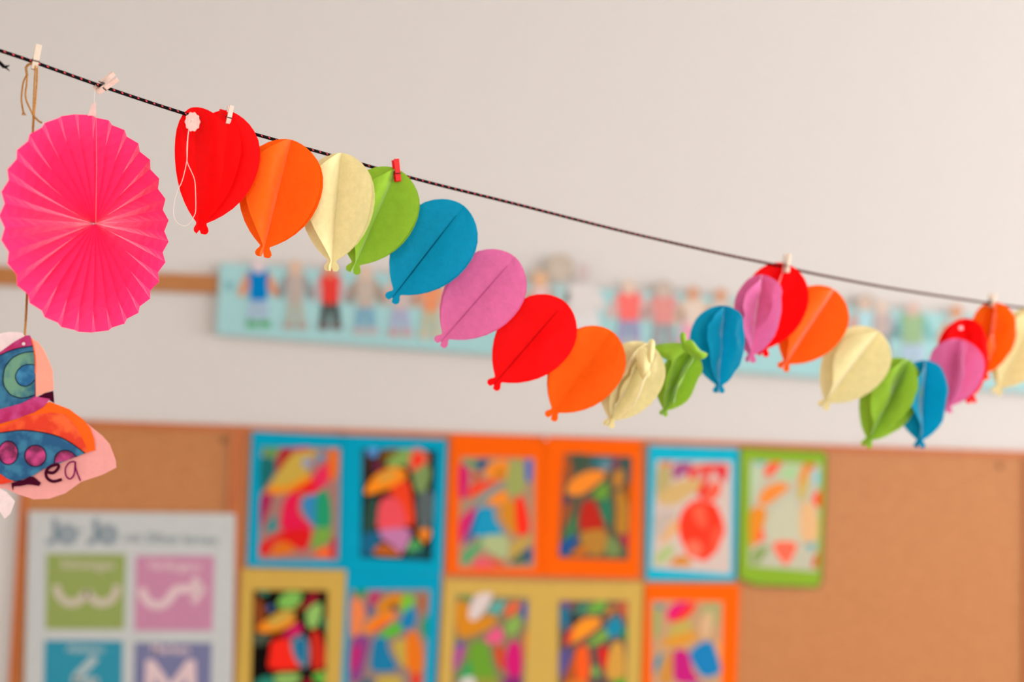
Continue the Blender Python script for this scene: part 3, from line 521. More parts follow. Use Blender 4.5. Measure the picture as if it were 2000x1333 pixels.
figure('paper figure in dusty rose shirt and grey trousers', 1296, 576, (226, 148, 142), (160, 160, 162), (170, 160, 160), head=(206, 182, 168), hair=(190, 176, 164), arms=(210, 172, 164), w=21, sh=0.94)
figure('paper figure in cream shirt and pink skirt beside the second blue balloon', 1354, 582, (226, 206, 190), (236, 164, 184), (220, 180, 180), arms=(228, 196, 170), w=16, sh=0.9, legs=False)
figure('pale paper figure half hidden by the second blue balloon', 1408, 586, (214, 208, 202), (206, 206, 210), (206, 196, 196), w=15)
figure('paper figure in pale aqua shirt behind the orange balloon', 1690, 602, (176, 214, 220), (186, 200, 206), (190, 186, 186), head=(212, 186, 168), hair=(196, 178, 166), arms=(214, 160, 146), w=15)
figure('paper figure with dark belt in greyish brown jumper', 1722, 608, (196, 176, 170), (150, 130, 136), (170, 156, 156), head=(220, 196, 180), arms=(170, 176, 182), w=15, sh=0.8)
figure('paper figure in green jumper and light blue trousers', 1783, 612, (158, 186, 142), (184, 200, 220), (190, 190, 200), head=(216, 184, 172), arms=(130, 186, 182), w=20)
figure('paper figure almost hidden behind the fourth red balloon', 1868, 618, (190, 206, 206), (190, 200, 212), (190, 190, 200), w=15)

# ------------------------------------------------------------------ clothesline
ROPE_PX = [(-900, -210), (-260, 16), (-120, 60), (0, 99), (68, 122), (200, 169), (360, 222), (490, 260), (630, 299), (820, 352), (1000, 397), (1200, 448), (1400, 494), (1510, 517), (1600, 537), (1750, 565), (1940, 594), (2000, 602), (2150, 622), (2500, 664), (3000, 714), (3390, 746)]
ROPE_BACK = 0.006
rp = [at(p.x, p.y, rope_depth(p.x) + ROPE_BACK) for p in spline(ROPE_PX, 10)]
m_cord = two_tone('cord_black', (6, 4, 6), (14, 9, 13), 900, 0.8, 2, bump=0.3, spec=0.1)
m_fleck = paper((255, 84, 92), 0.6)
e = empty('clothesline', at(0, 99, rope_depth(0)), 'thin black cord with red flecks strung across the room', 'cord')
RR = 0.0019
MB().tube(rp, RR, 10).build('cord', m_cord, e, smooth=True)
mb = MB(); acc = 0.0; nxt = 0.0; nf = 0
for i in range(len(rp) - 1):
    seg = rp[i + 1] - rp[i]; L = seg.length; t = seg.normalized()
    while nxt < acc + L:
        p = rp[i] + t * (nxt - acc); side = (CAM - p); side = (side - t * side.dot(t)).normalized(); upv = t.cross(side)
        if upv.z < 0: upv = -upv
        for ph in (0.25, 3.4):          # tracer threads surface three times round the cord
            n = side * math.cos(ph) + upv * math.sin(ph); b_ = t.cross(n)
            c = p + n * RR * 0.93 + t * 0.0016 * ph; d1 = (t * 0.9 + b_ * 0.35).normalized(); d2 = n.cross(d1)
            vs = [c + d1 * 0.0017, c + d2 * 0.0008, c - d1 * 0.0017, c - d2 * 0.0008, c + n * 0.0005]
            mb.add(vs, [(0, 1, 4), (1, 2, 4), (2, 3, 4), (3, 0, 4)])
        nxt += 0.0091
    acc += L
tag(mb.build('red_tracer_thread', m_fleck, e), kind='stuff')
# loose frayed tail of the knot, hanging in from the left
tail = [at(x, y, rope_depth(0) - 0.01) for x, y in [(-70, 78), (-45, 96), (-22, 108), (-6, 118), (3, 126), (8, 131)]]
MB().tube(spline(tail, 5), RR, 8).build('loose_end', m_cord, e, smooth=True)
random.seed(4)
for k in range(9):
    a = Vector(tail[-1]); dx = random.uniform(3, 12); dy = random.uniform(-5, 10)
    mid = at(8 + dx * 0.5, 131 + dy * 0.35, rope_depth(0) - 0.01 + random.uniform(-0.002, 0.002)); end = at(8 + dx, 131 + dy, rope_depth(0) - 0.01 + random.uniform(-0.004, 0.004))
    MB().tube([a, mid, end], [0.0012, 0.0009, 0.0003], 5).build('frayed_strand', m_cord, e)

# ------------------------------------------------------------------ mini clothes pins
m_pin = two_tone('pin_wood', (216, 192, 170), (226, 204, 182), 200, 0.55, 3, stretch=(1, 1, 0.2))
m_pin_pink = two_tone('pin_wood_pinkish', (232, 196, 180), (240, 208, 192), 200, 0.55, 3, stretch=(1, 1, 0.2))
m_pin_red = two_tone('pin_red', (232, 2, 8), (244, 6, 12), 200, 0.35, 3, spec=0.2)
m_steel = two_tone('spring_steel', (70, 62, 58), (92, 82, 76), 80, 0.35, 2); m_steel.node_tree.nodes['Principled BSDF'].inputs['Metallic'].default_value = 0.7
def clothes_pin(label, jaw, handle, d, twist, mat, gap=0.0022, length=0.027, wid=0.0062, open_=0.0062):
    J, H = at(jaw[0], jaw[1], d), at(handle[0], handle[1], d)
    z = (H - J).normalized(); y = -FWD; y = (y - z * y.dot(z)).normalized(); x = y.cross(z)
    tw = math.radians(twist); x, y = x * math.cos(tw) + y * math.sin(tw), y * math.cos(tw) - x * math.sin(tw)
    Lr = length; e = empty('clothes_pin', J, label, 'clothes pin', 'mini clothes pins on the line')
    T = lambda a, b, c: J + x * a + y * b + z * c
    for s in (1, -1):
        # outer face with the groove for the spring, inner face with the bite for the line
        prof = [(gap * 0.5, 0.0), (gap * 0.5 + 0.0022, 0.0006), (gap * 0.5 + 0.0031, 0.30 * Lr), (gap * 0.5 + 0.0024, 0.32 * Lr), (gap * 0.5 + 0.0024, 0.36 * Lr), (gap * 0.5 + 0.0033, 0.38 * Lr), (open_, Lr), (open_ - 0.0024, Lr), (gap * 0.5 + 0.0004, 0.42 * Lr), (gap * 0.5, 0.26 * Lr), (gap * 0.5 + 0.0007, 0.2 * Lr), (gap * 0.5, 0.14 * Lr)]
        pts = [T(-wid / 2, s * b, c) for b, c in prof]
        MB().plate(pts, x * wid).build('jaw', mat, e)
    coil = []
    for i in range(56):
        a = i / 55; ang = a * 2 * PI * 3.5
        coil.append(T(-wid * 0.5 + wid * a, 0.0017 * math.cos(ang), 0.41 * Lr + 0.0017 * math.sin(ang)))
    MB().tube(coil, 0.0004, 6).build('spring', m_steel, e, smooth=True)
    for s in (1, -1):
        q = [T(-s * wid * 0.52, 0, 0.42 * Lr), T(-s * wid * 0.56, s * (gap * 0.5 + 0.003), 0.345 * Lr), T(0, s * (gap * 0.5 + 0.0031), 0.34 * Lr), T(s * wid * 0.5, s * (gap * 0.5 + 0.0031), 0.34 * Lr)]
        MB().tube(q, 0.00045, 6).build('spring_arm', m_steel, e, smooth=True)
    return e
rd = lambda x: rope_depth(x) + ROPE_BACK

# ------------------------------------------------------------------ jute twine
m_jute = two_tone('jute', (168, 108, 40), (206, 148, 74), 700, 0.8, 3, 0.35, 0.65)
TD = rd(68)
def twist_pair(pts, r=0.00062, off=0.00058, pitch=0.0042):
    P = spline(pts, 12); res = ([], []); s = 0.0
    # resample finely so that the plies read as twisted
    Q = [P[0]]
    for a, b in zip(P, P[1:]):
        n = max(1, int((b - a).length / 0.0007))
        for i in range(1, n + 1): Q.append(a.lerp(b, i / n))
    for i, p in enumerate(Q):
        if i: s += (p - Q[i - 1]).length
        t = (Q[min(i + 1, len(Q) - 1)] - Q[max(i - 1, 0)]).normalized(); a = t.cross(FWD).normalized(); b = t.cross(a)
        an = 2 * PI * s / pitch
        for k in (0, 1):
            res[k].append(p + (a * math.cos(an + k * PI) + b * math.sin(an + k * PI)) * off)
    mb = MB()
    for k in (0, 1): mb.tube(res[k], r, 5)
    return mb
e = empty('jute_twine', at(50, 670, TD), 'brown jute twine hanging from the leftmost pin with two loose ends', 'twine')
P = lambda L, dd=0.0: [at(x, y, TD + dd) for x, y in L]
twist_pair(P([(69, 128), (68, 150), (66, 190), (65, 230), (62, 300), (57, 450), (52, 580), (49, 640), (47, 671)], -0.004)).build('strand', m_jute, e, smooth=True)
twist_pair(P([(73, 128), (72, 160), (69, 200), (66, 232), (63, 300), (58, 450), (53, 580), (50, 640), (48, 671)], -0.003)).build('strand', m_jute, e, smooth=True)
twist_pair(P([(63, 124), (56, 126), (51, 132), (52, 141), (53, 147)], -0.003), 0.0008, 0.0007).build('knot', m_jute, e, smooth=True)
twist_pair(P([(53, 145), (46, 160), (43, 178), (42, 196), (44, 210), (46, 220)], -0.003)).build('loose_end', m_jute, e, smooth=True)
twist_pair(P([(53, 145), (52, 165), (50, 180), (51, 194), (57, 209), (66, 226), (75, 236), (82, 240)], -0.006)).build('loose_end', m_jute, e, smooth=True)
mb = MB()
for k in range(5):
    mb.tube(P([(46, 219), (45 + k * 1.6 - 2, 223), (43 + k * 2.2, 226)], -0.003), [0.0006, 0.0004, 0.0002], 5)
mb.build('frayed_tip', m_jute, e)

# ------------------------------------------------------------------ pink pleated paper fan
FD = 1.548; FC = at(186, 437, FD) - (-FWD * math.cos(math.radians(60)) + RT * math.sin(math.radians(60))) * 0.0085
FR = 0.1178; NP = 30; PW = 0.0143
ang = math.radians(60)
nrm = (-FWD * math.cos(ang) + RT * math.sin(ang)).normalized()
ax = (RT * math.cos(ang) + FWD * math.sin(ang)).normalized(); ay = nrm.cross(ax).normalized()
e = empty('paper_fan', FC, 'hot pink pleated paper fan rosette hanging left of the balloons', 'paper fan')
m_fan = tissue('fan_paper', (255, 44, 104), 0.2, 0.5, 0.1, 0.05, 1.0, 90, 0.45)
half = PI / NP; rows = []
for k in range(9):
    r = 0.0015 + (FR - 0.0015) * (k / 8) ** 0.9
    dep = math.sqrt(max(PW ** 2 - (2 * r * math.sin(half / 2)) ** 2, (0.30 * PW) ** 2))
    dep *= 0.22 + 0.78 * min(1.0, r / 0.075)
    cone = 0.0065 * max(0.0, 1 - r / 0.075)
    rows.append((r, dep, cone))
vs = []; fs = []
for r, dep, cone in rows:
    for j, a in enumerate((-half, 0, half)):
        z = (dep / 2 if j == 1 else -dep / 2) + cone
        vs.append(Vector((r * math.sin(a), r * math.cos(a), z)))
for k in range(len(rows) - 1):
    for j in (0, 1): fs.append((k * 3 + j, k * 3 + j + 1, k * 3 + j + 4, k * 3 + j + 3))
me = bpy.data.meshes.new('pleat'); me.from_pydata(vs, [], fs); me.materials.append(m_fan); me.update()
BASE = Matrix((ax, ay, nrm)).transposed().to_4x4()
for k in range(NP):
    o = bpy.data.objects.new('pleat', me); C.objects.link(o); o.parent = e
    o.matrix_local = BASE @ Matrix.Rotation(2 * PI * k / NP, 4, 'Z')
m_seam = paper((255, 136, 130), 0.6)
top = FC + ay * (FR + 0.001) + nrm * 0.010; cen = FC + nrm * 0.0092
MB().tube([top, top.lerp(cen, 0.5) + nrm * 0.001, cen], 0.00025, 6).build('seam_edge', m_seam, e)
m_tab = tissue('tab_paper', (238, 206, 198), 0.3)
tabd = FD
MB().plate([at(x, y, tabd) for x, y in [(180, 203), (187, 200), (187, 226), (171, 226), (176, 214)]], FWD * 0.0004).build('hanger_tab', m_tab, e)
m_thread = paper((240, 220, 206), 0.6)
e2 = empty('hanging_thread', at(184, 176, FD), 'fine pale thread looped from the pinkish pin to the paper fan', 'thread')
MB().tube([at(x, y, FD - 0.0008) for x, y in [(186, 172), (184, 190), (184, 206)]], 0.00022, 5).build('drop', m_thread, e2)
MB().tube(spline([at(x, y, FD + 0.004) for x, y in [(188, 168), (172, 155), (158, 156), (156, 164), (166, 174), (176, 175), (190, 170)]], 6), 0.0002, 5).build('loop', m_thread, e2)

# ------------------------------------------------------------------ tissue-paper balloons
OUT = [(0.0, 0.050), (0.012, 0.066), (0.032, 0.072), (0.055, 0.062), (0.075, 0.045), (0.09, 0.042), (0.104, 0.060), (0.13, 0.098), (0.18, 0.158), (0.25, 0.222), (0.33, 0.276), (0.42, 0.317), (0.51, 0.341), (0.60, 0.350), (0.68, 0.346), (0.76, 0.327), (0.83, 0.294), (0.89, 0.246), (0.935, 0.192), (0.965, 0.140), (0.985, 0.090), (0.996, 0.045), (1.0, 0.0)]
def leaf_mesh(B, a, e1, e2, phi, W, curl, seed, crumple, cup, mat, parent, tilt=0.0):
    L = a.length; az = a / L
    vs = []; fs = []; NC = 9
    if tilt:
        Rm = Matrix.Rotation(math.radians(tilt), 3, e2); az = Rm @ az; e1 = Rm @ e1
    for (s, r) in OUT:
        r_out = r / 0.35 * W
        r_in = 0.016 * L * (1 - s / 0.035) if s < 0.035 else 0.0
        bot = 0.010 * L * 0 
        for c in range(NC):
            t = c / (NC - 1); rr = r_in + (r_out - r_in) * t
            u = rr / W
            ph = math.radians(phi + curl * u * u)
            d = e1 * math.cos(ph) + e2 * math.sin(ph); n = e2 * math.cos(ph) - e1 * math.sin(ph)
            p = B + az * (s * L) + d * rr
            q = Vector((s * 3.1 + seed * 7.3, u * 1.7, seed * 3.7))
            fade = min(1.0, u * 2.2) * min(1.0, s * 6)
            dn = crumple * noise.noise(q * 1.1) * fade + crumple * 0.35 * noise.noise(q * 3.3) * fade
            dn += cup * math.sin(PI * min(1, max(0, (s - 0.08) / 0.92))) * math.sin(PI * u * 0.75) * W
            vs.append(p + n * dn)
    for i in range(len(OUT) - 1):
        for c in range(NC - 1):
            fs.append((i * NC + c, i * NC + c + 1, (i + 1) * NC + c + 1, (i + 1) * NC + c))
    return mesh('leaf', vs, fs, mat, parent, True)
TC = {'red': (250, 4, 8), 'orange': (255, 98, 8), 'cream': (228, 214, 158), 'green': (146, 186, 52), 'blue': (0, 146, 184), 'pink': (222, 112, 164)}
TM = {k: tissue('tissue_' + k, v) for k, v in TC.items()}
SEAM_SHADE = {'red': (170, 0, 4), 'orange': (226, 70, 0), 'cream': (206, 188, 124), 'green': (92, 140, 20), 'blue': (0, 58, 86), 'pink': (176, 52, 120)}  # dark tones stand in for shade in the crease along the glued seam
HW = 0.0475
last = [0.0]
def balloon(i, c, label, T, B, leaves, crumple=0.003, dd=None, seam_shade=0.0, tilt_depth=0.0, hw=HW):
    xc = (T[0] + B[0]) / 2
    d = rope_depth(xc) if dd is None else dd
    d = max(d, last[0] + 0.027) if dd is None else d
    last[0] = d
    Bp = at(B[0], B[1], d); Tp = at(T[0], T[1], d + tilt_depth)
    a = Tp - Bp; e1 = FWD.cross(a).normalized(); e2 = e1.cross(a).normalized()
    e = empty('paper_balloon', Bp, label, 'paper balloon', 'tissue-paper balloons of the garland')
    for k, lf in enumerate(leaves):
        phi, ws, curl = lf[0], lf[1], lf[2]; cup = lf[3] if len(lf) > 3 else 0.0; tilt = lf[4] if len(lf) > 4 else 0.0
        leaf_mesh(Bp, a, e1, e2, phi, hw * ws, curl, i * 5 + k, crumple, cup, TM[c], e, tilt)
    if seam_shade:
        MB().tube([Bp + a * s + e2 * 0.0006 for s in (0.03, 0.3, 0.6, 0.9)], [0.0002, seam_shade, seam_shade, 0.0002], 5).build('centre_seam', paper(SEAM_SHADE[c], 0.8), e)  # thin dark tube carries the painted shade of the crease
    return e, Bp, a, e1, e2, d
BL = {}
BL[1] = balloon(1, 'red', 'red tissue balloon bearing the scalloped white sticker', (446, 216), (389, 456), [(-4, 0.98, 0), (186, 0.75, 0), (168, 0.48, 8, 0.0, 16), (22, 0.98, -16, 0.12, 16), (30, 0.8, -10, 0.1, 4)], 0.003, hw=0.0485)
BL[2] = balloon(2, 'orange', 'orange tissue balloon right beside the stickered red one', (569, 273), (512, 502), [(-6, 1.03, 4), (183, 0.98, -3), (106, 0.86, 42, 0.0), (4, 1.0, 4, 0.04)], 0.002)
BL[3] = balloon(3, 'cream', 'cream tissue balloon between the first orange and first green', (667, 299), (647, 530), [(-4, 0.92, 0), (182, 0.92, 0), (104, 0.84, 44, 0.0), (12, 0.94, 8, 0.05)], 0.002)
BL[4] = balloon(4, 'green', 'green tissue balloon held by the red clothes pin', (776, 330), (687, 533), [(-4, 0.98, 4), (183, 0.95, 0), (100, 0.66, 44, 0.0), (6, 0.98, 6, 0.04)], 0.003)
BL[5] = balloon(5, 'blue', 'smooth closed blue tissue balloon with a dark centre crease', (906, 402), (762, 588), [(-6, 1.02, 0), (186, 1.02, 0), (10, 0.99, -4, 0.05), (170, 0.97, 4, 0.05)], 0.002, seam_shade=0.0006)
BL[6] = balloon(6, 'pink', 'closed pink tissue balloon between the first blue and second red', (1006, 502), (857, 673), [(-6, 1.0, 0), (186, 1.0, 0), (9, 0.96, -4, 0.05), (171, 0.90, 4, 0.05)], 0.002, seam_shade=0.0004)
BL[7] = balloon(7, 'red', 'closed red tissue balloon right after the smooth pink one', (1104, 590), (960, 757), [(-6, 1.02, 0), (186, 1.0, 0), (9, 0.98, -4, 0.05), (171, 0.96, 4, 0.05)], 0.0025, seam_shade=0.0004)
BL[8] = balloon(8, 'orange', 'orange tissue balloon between the closed red and the crumpled cream', (1195, 647), (1073, 818), [(-5, 1.0, 0), (185, 0.96, 0), (16, 0.98, -6, 0.05), (160, 0.93, 6, 0.05)], 0.003)
BL[9] = balloon(9, 'cream', 'crumpled cream tissue balloon low in the middle of the garland', (1268, 672), (1187, 834), [(-8, 0.86, 20), (184, 0.9, -10), (28, 0.8, 40, 0.12), (128, 0.8, -20, 0.1), (80, 0.55, 30, 0.1)], 0.009)
BL[10] = balloon(10, 'green', 'pinched crumpled green tissue balloon in the middle of the garland', (1350, 684), (1294, 812), [(20, 0.66, 20, 0.1), (176, 0.62, -16, 0.05), (120, 0.62, 10, 0.1), (70, 0.6, 20, 0.1), (-30, 0.6, 0)], 0.008)
BL[11] = balloon(11, 'blue', 'fanned-out blue tissue balloon beside the pale pink one', (1413, 597), (1404, 768), [(180, 0.92, 0), (40, 0.98, 14, 0.04), (106, 0.74, 28, 0.0), (-40, 0.8, 0)], 0.008)
BL[12] = balloon(12, 'pink', 'fanned-out pale pink tissue balloon left of the third red', (1489, 537), (1464, 708), [(-152, 0.72, 0), (106, 0.85, 22), (34, 0.95, 16, 0.06), (-28, 0.8, 4)], 0.008)
BL[13] = balloon(13, 'red', 'red tissue balloon hanging from the whitish clothes pin', (1532, 514), (1488, 696), [(-2, 0.98, 0), (182, 0.92, 0), (99, 0.9, 4), (16, 0.96, 6)], 0.003)
BL[14] = balloon(14, 'orange', 'rounded orange tissue balloon right of the whitish clothes pin', (1630, 566), (1527, 722), [(-4, 1.0, 0), (184, 0.98, 0), (108, 0.92, 42, 0.02), (6, 0.98, 4, 0.05)], 0.003)
BL[15] = balloon(15, 'cream', 'cream tissue balloon between the rounded orange and the light green', (1716, 647), (1605, 797), [(-4, 1.0, 0), (184, 0.98, 0), (104, 0.92, 44, 0.02), (10, 0.98, 6, 0.05)], 0.004)
BL[16] = balloon(16, 'green', 'light green tissue balloon lowest in the right half', (1774, 703), (1690, 873), [(-6, 0.94, 0), (184, 0.9, 0), (104, 0.9, 40, 0.03), (56, 0.86, -10, 0.08)], 0.008)
BL[17] = balloon(17, 'blue', 'half-open blue tissue balloon beside the lowest green one', (1808, 704), (1795, 875), [(178, 0.88, 0), (104, 1.0, 22, 0.0), (34, 0.98, 24, 0.05), (-10, 0.8, 0)], 0.008, dd=BL[16][5] + 0.018)
BL[18] = balloon(18, 'pink', 'pink tissue balloon in front of the last red one', (1873, 662), (1848, 806), [(180, 0.86, -10), (150, 0.85, 20, 0.1), (12, 0.95, 18, 0.08), (60, 0.7, 20)], 0.007)
BL[19] = balloon(19, 'red', 'red tissue balloon with a small white dot near its top', (1885, 622), (1898, 788), [(182, 0.98, 0), (-6, 0.72, 0), (44, 0.86, 16, 0.05), (150, 0.9, 10)], 0.004)
BL[20] = balloon(20, 'orange', 'last orange tissue balloon hanging from the blurred clothes pin', (1944, 590), (1921, 742), [(180, 0.7, 0), (-4, 0.86, 0), (98, 0.86, 8), (30, 0.88, 16, 0.05)], 0.009)
BL[21] = balloon(21, 'cream', 'last cream tissue balloon cut off by the right edge', (2032, 608), (1944, 770), [(-4, 1.0, 0), (184, 0.98, 0), (138, 0.95, 12, 0.05), (16, 0.95, 6)], 0.003)

# folded-over flaps of the crumpled pair, and the dot on the red one
def flap(key, pts, d, bulge, c):
    e = BL[key][0]; P2 = spline(pts, 5, True); cx = sum(p.x for p in P2) / len(P2); cy = sum(p.y for p in P2) / len(P2)
    vs = []; fs = []; n = len(P2); RN = 5
    for k in range(RN + 1):
        t = k / RN
        for j, p in enumerate(P2):
            q = Vector((cx, cy)).lerp(Vector((p.x, p.y)), t)
            vs.append(at(q.x, q.y, d - bulge * (1 - t * t) + 0.004 * noise.noise(Vector((q.x * 0.05, q.y * 0.05, key)))))
    for k in range(RN):
        for j in range(n): fs.append((k * n + j, k * n + (j + 1) % n, (k + 1) * n + (j + 1) % n, (k + 1) * n + j))
    return mesh('folded_flap', vs, fs, TM[c], e, True)
d9 = BL[9][5]; d10 = BL[10][5]
flap(9, [(1243, 690), (1258, 678), (1268, 690), (1270, 730), (1256, 742), (1246, 720)], d9 - 0.030, 0.010, 'cream')
flap(9, [(1264, 674), (1271, 663), (1279, 668), (1278, 690), (1272, 712), (1266, 700)], d9 - 0.034, 0.006, 'cream')
flap(10, [(1279, 676), (1308, 670), (1334, 672), (1340, 684), (1312, 704), (1290, 696)], d10 - 0.022, 0.008, 'green')
flap(10, [(1328, 656), (1336, 649), (1340, 658), (1342, 676), (1346, 690), (1334, 682)], d10 - 0.030, 0.006, 'green')
flap(10, [(1336, 672), (1350, 664), (1368, 684), (1382, 692), (1372, 702), (1350, 696)], d10 - 0.034, 0.008, 'green')
dq = BL[19]
p = at(1877, 641, dq[5] - 0.036)
MB().plate([p + RT * 0.0032 * math.cos(2 * PI * k / 14) + UP * 0.0032 * math.sin(2 * PI * k / 14) for k in range(14)], FWD * 0.0006).build('paper_dot', paper((240, 214, 222), 0.6), dq[0])  # pale disc added in place of a hole showing the wall behind

pd = lambda x, k: min(rd(x), BL[k][5]) - 0.006
clothes_pin('pale wooden clothes pin gripping the jute twine', (66, 137), (75, 91), rd(68), 24, m_pin, 0.0050)
clothes_pin('pinkish wooden clothes pin above the pink paper fan', (187, 178), (216, 156), rd(198), 62, m_pin_pink, 0.0046)
clothes_pin('small wooden clothes pin on the first red balloon', (444, 243), (450, 212), pd(447, 1), 24, m_pin_pink, 0.0034, 0.021, 0.005)
clothes_pin('red clothes pin on the first green balloon', (777, 355), (772, 312), pd(775, 4), 20, m_pin_red, 0.0034, 0.0265)
clothes_pin('whitish clothes pin on the third red balloon', (1535, 533), (1539, 494), pd(1537, 13), 24, m_pin, 0.0034, 0.0265)
clothes_pin('blurred whitish clothes pin on the last orange balloon', (1935, 600), (1940, 572), pd(1938, 20), 24, m_pin, 0.0034, 0.0215)

# scalloped sticker with its loop of thread on the first red balloon
d1 = BL[1][5]; sd = d1 - 0.034
e = empty('scalloped_sticker', at(376, 238, sd), 'scalloped whitish paper sticker with a thread loop on the red balloon', 'sticker')
pts = []
for k in range(60):
    a = 2 * PI * k / 60; r = 1 + 0.06 * math.cos(10 * a)
    pts.append(at(376 + 14.6 * r * math.cos(a), 238 + 18.6 * r * math.sin(a), sd + 0.006 * math.cos(a)))
MB().plate(pts, FWD * 0.0004).build('paper_disc', tissue('sticker_paper', (206, 168, 158), 0.2), e)
MB().plate([at(376 + 1.8 * math.cos(2 * PI * k / 10), 234 + 1.8 * math.sin(2 * PI * k / 10), sd - 0.0006) for k in range(10)], FWD * 0.0003).build('thread_hole', paper((250, 240, 234), 0.6), e)
def th(name, L): MB().tube(spline([at(x, y, sd - 0.001 + dd) for x, y, dd in L], 6), 0.00038, 6).build(name, m_thread, e, smooth=True)
th('thread', [(372, 236, 0), (368, 256, 0), (365, 285, 0), (365, 305, 0), (366, 318, 0), (374, 336, 0), (380, 352, 0), (382, 380, 0), (382, 412, 0), (378, 424, 0), (374, 430, 0)])
th('thread', [(375, 236, 0), (368, 260, 0), (366, 290, 0), (365, 312, 0), (360, 338, 0), (354, 358, 0), (346, 374, 0), (340, 398, 0.002), (339, 420, 0.004), (345, 434, 0.006), (356, 441, 0.008), (366, 440, 0.01), (376, 430, 0.01)])

# ------------------------------------------------------------------ painted paper spaceship
CD = TD - 0.006
e = empty('paper_spaceship', at(46, 690, CD), 'painted paper spaceship craft hanging on twine at the left edge', 'paper craft')
m_back = tissue('craft_back', (238, 184, 170), 0.3, vary=0.04); m_peach = tissue('craft_peach', (246, 172, 150), 0.3, vary=0.05)
m_mag = two_tone('craft_magenta', (186, 8, 92), (206, 60, 130), 60, 0.5); m_blue = two_tone('craft_blue', (10, 84, 130), (48, 122, 156), 70, 0.5)
m_teal = two_tone('craft_teal', (10, 100, 130), (110, 160, 130), 45, 0.5); m_dblue = two_tone('craft_deep_blue', (10, 98, 150), (60, 140, 180), 70, 0.5)
m_orange = tissue('craft_orange', (255, 104, 26), 0.25, vary=0.05); m_redor = two_tone('craft_red_orange', (236, 50, 0), (255, 100, 34), 45, 0.5, lo=0.45, hi=0.6)
m_plum = two_tone('craft_plum', (120, 10, 70), (206, 60, 130), 70, 0.5); m_pink = tissue('craft_pink', (240, 170, 164), 0.3, vary=0.05)
m_line = paper((24, 20, 40), 0.6); m_mar = paper((70, 4, 34), 0.6); m_ink2 = paper((132, 12, 84), 0.6); m_white = tissue('craft_white', (244, 222, 220), 0.3)
def sheet(name, pts, z, mat, smooth=0, t=0.0003, bend=0.0):
    if smooth: pts = [tuple(p) for p in spline(pts, smooth, True)]
    return MB().plate([at(x, y, CD - z + bend * max(0.0, x - 90) / 140.0) for x, y in pts], FWD * t).build(name, mat, e)
def stroke(name, pts, wpx, z, mat, smooth=6):
    if smooth: pts = [tuple(p) for p in spline(pts, smooth)]
    mb = MB(); ribbon_add(mb, pts, wpx, lambda x, y: at(x, y, CD - z), None); return mb.build(name, mat, e)
sheet('back_sheet', [(-60, 700), (-30, 662), (0, 652), (26, 649), (48, 656), (40, 700), (-40, 740)], 0.0, m_white, 3)
sheet('dome', [(-70, 800), (-62, 740), (-30, 700), (0, 688), (28, 668), (50, 656), (58, 655), (65, 668), (69, 700), (70, 776), (20, 800), (-30, 815)], 0.002, m_mag)
sheet('dome_rim', [(-60, 800), (-54, 745), (-26, 710), (0, 694), (30, 682), (64, 676), (67, 700), (68, 774), (40, 790), (0, 801), (-40, 808)], 0.0026, m_blue)
sheet('porthole', [(6, 740), (10, 718), (24, 700), (44, 690), (66, 687), (68, 720), (68, 773), (44, 778), (22, 772), (9, 756)], 0.0032, m_teal)
sheet('porthole_glass', [(31, 736), (34, 722), (44, 714), (58, 712), (67, 714), (68, 738), (62, 750), (46, 755), (36, 750)], 0.0038, m_dblue)
for pts in ([(-58, 745), (-30, 712), (0, 694), (30, 682), (65, 676)], [(67, 687), (44, 690), (24, 700), (10, 718), (6, 740), (9, 756), (22, 772), (44, 778), (68, 772)], [(67, 713), (50, 713), (37, 721), (30, 736), (36, 750), (48, 755), (60, 751), (68, 742)], [(-40, 808), (0, 801), (40, 790), (72, 776)]):
    stroke('outline', pts, 1.6, 0.0044, m_line)
sheet('folded_side', [(62, 662), (74, 668), (86, 684), (95, 704), (103, 724), (105, 762), (70, 775), (69, 700), (66, 680)], 0.005, m_peach)
stroke('folded_side_edge', [(61, 661), (66, 680), (69, 702), (69, 730)], 1.8, 0.0056, m_orange)
sheet('dark_corner', [(72, 776), (88, 768), (104, 764), (106, 788), (92, 780)], 0.0054, m_mar)
sheet('lower_back_sheet', [(-140, 900), (-60, 820), (60, 815), (130, 812), (170, 828), (200, 852), (214, 868), (226, 900), (227, 914), (200, 928), (158, 942), (128, 964), (96, 975), (66, 976), (34, 966), (10, 955), (-60, 950)], 0.004, m_pink)
sheet('saucer', [(-140, 880), (-60, 830), (0, 828), (40, 815), (66, 800), (97, 785), (136, 800), (162, 820), (176, 836), (184, 858), (186, 880), (165, 886), (100, 900), (0, 940), (-100, 930)], 0.007, m_orange)
sheet('saucer_band', [(-120, 880), (-50, 840), (0, 836), (50, 814), (100, 806), (128, 810), (150, 836), (168, 872), (172, 882), (150, 888), (60, 900), (0, 930), (-90, 920)], 0.0076, m_redor)
sheet('saucer_belt', [(-110, 885), (-50, 852), (0, 846), (42, 841), (82, 845), (116, 854), (142, 868), (166, 886), (130, 900), (104, 910), (86, 916), (64, 930), (40, 939), (20, 940), (0, 930), (-80, 925)], 0.0084, m_blue)
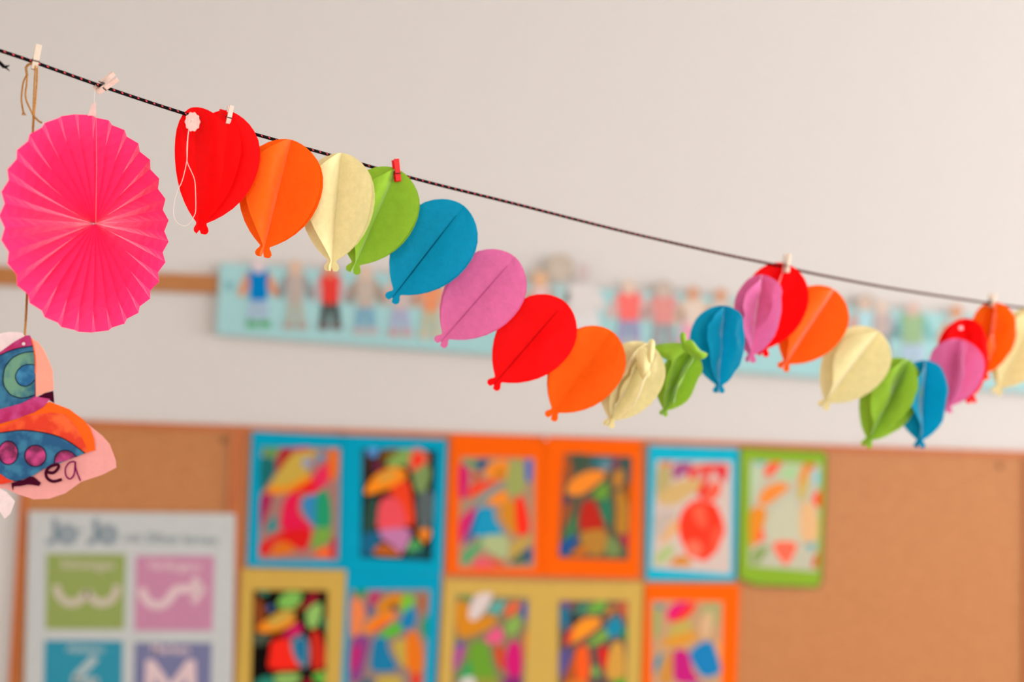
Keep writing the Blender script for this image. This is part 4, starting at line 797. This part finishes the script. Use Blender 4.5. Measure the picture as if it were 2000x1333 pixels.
stroke('outline', [(-110, 885), (-50, 852), (0, 846), (42, 841), (82, 845), (116, 854), (142, 868), (166, 886)], 1.8, 0.0092, m_line)
stroke('outline', [(-60, 938), (0, 930), (18, 940), (44, 939)], 1.6, 0.0092, m_line)
for cx, cy, rx, ry in ((16, 885, 19, 23), (69, 891, 21, 21), (-40, 888, 18, 22)):
    sheet('porthole_dot', circle(cx, cy, rx, ry), 0.0090, m_plum); stroke('outline', circle(cx, cy, rx, ry) + [(cx + rx, cy)], 1.8, 0.0098, m_line, 0)
sheet('porthole_dot', [(106, 905), (108, 892), (116, 883), (128, 880), (140, 884), (148, 892), (130, 900)], 0.0090, m_plum)
stroke('outline', [(106, 906), (108, 892), (116, 883), (128, 880), (140, 884), (149, 893)], 1.8, 0.0098, m_line)
sheet('orange_tip', [(-20, 930), (0, 926), (14, 936), (28, 941), (6, 946), (-20, 946)], 0.0100, m_redor)
sheet('belt_magenta', [(-60, 812), (0, 800), (40, 789), (72, 775), (98, 780), (84, 796), (66, 806), (34, 818), (0, 828), (-50, 838)], 0.0086, m_mag)
# the handwriting left on the pink sheet: a blot and the letters e, a
sheet('ink_blot', [(22, 944), (34, 941), (46, 938), (58, 931), (66, 932), (80, 944), (76, 950), (66, 948), (54, 947), (40, 950), (27, 951), (25, 960), (23, 952)], 0.0094, m_mar)
stroke('letter_e', [(90, 922), (104, 924), (114, 914), (112, 908), (98, 912), (90, 922), (92, 934), (104, 941), (121, 937)], 6, 0.0096, m_mar)
stroke('letter_a', [(146, 902), (136, 904), (128, 915), (129, 930), (137, 936), (145, 926), (147, 902), (148, 916), (157, 940)], 3.2, 0.0098, m_ink2)
sheet('paper_scrap', [(-30, 950), (0, 955), (12, 961), (29, 980), (20, 1004), (9, 1014), (0, 1000), (-30, 985)], 0.0030, m_white)
MB().plate([at(46 + 3.2 * math.cos(2 * PI * k / 12), 672 + 3.2 * math.sin(2 * PI * k / 12), CD - 0.0030) for k in range(12)], FWD * 0.0003).build('punched_eyelet', paper((244, 226, 222), 0.6), e)
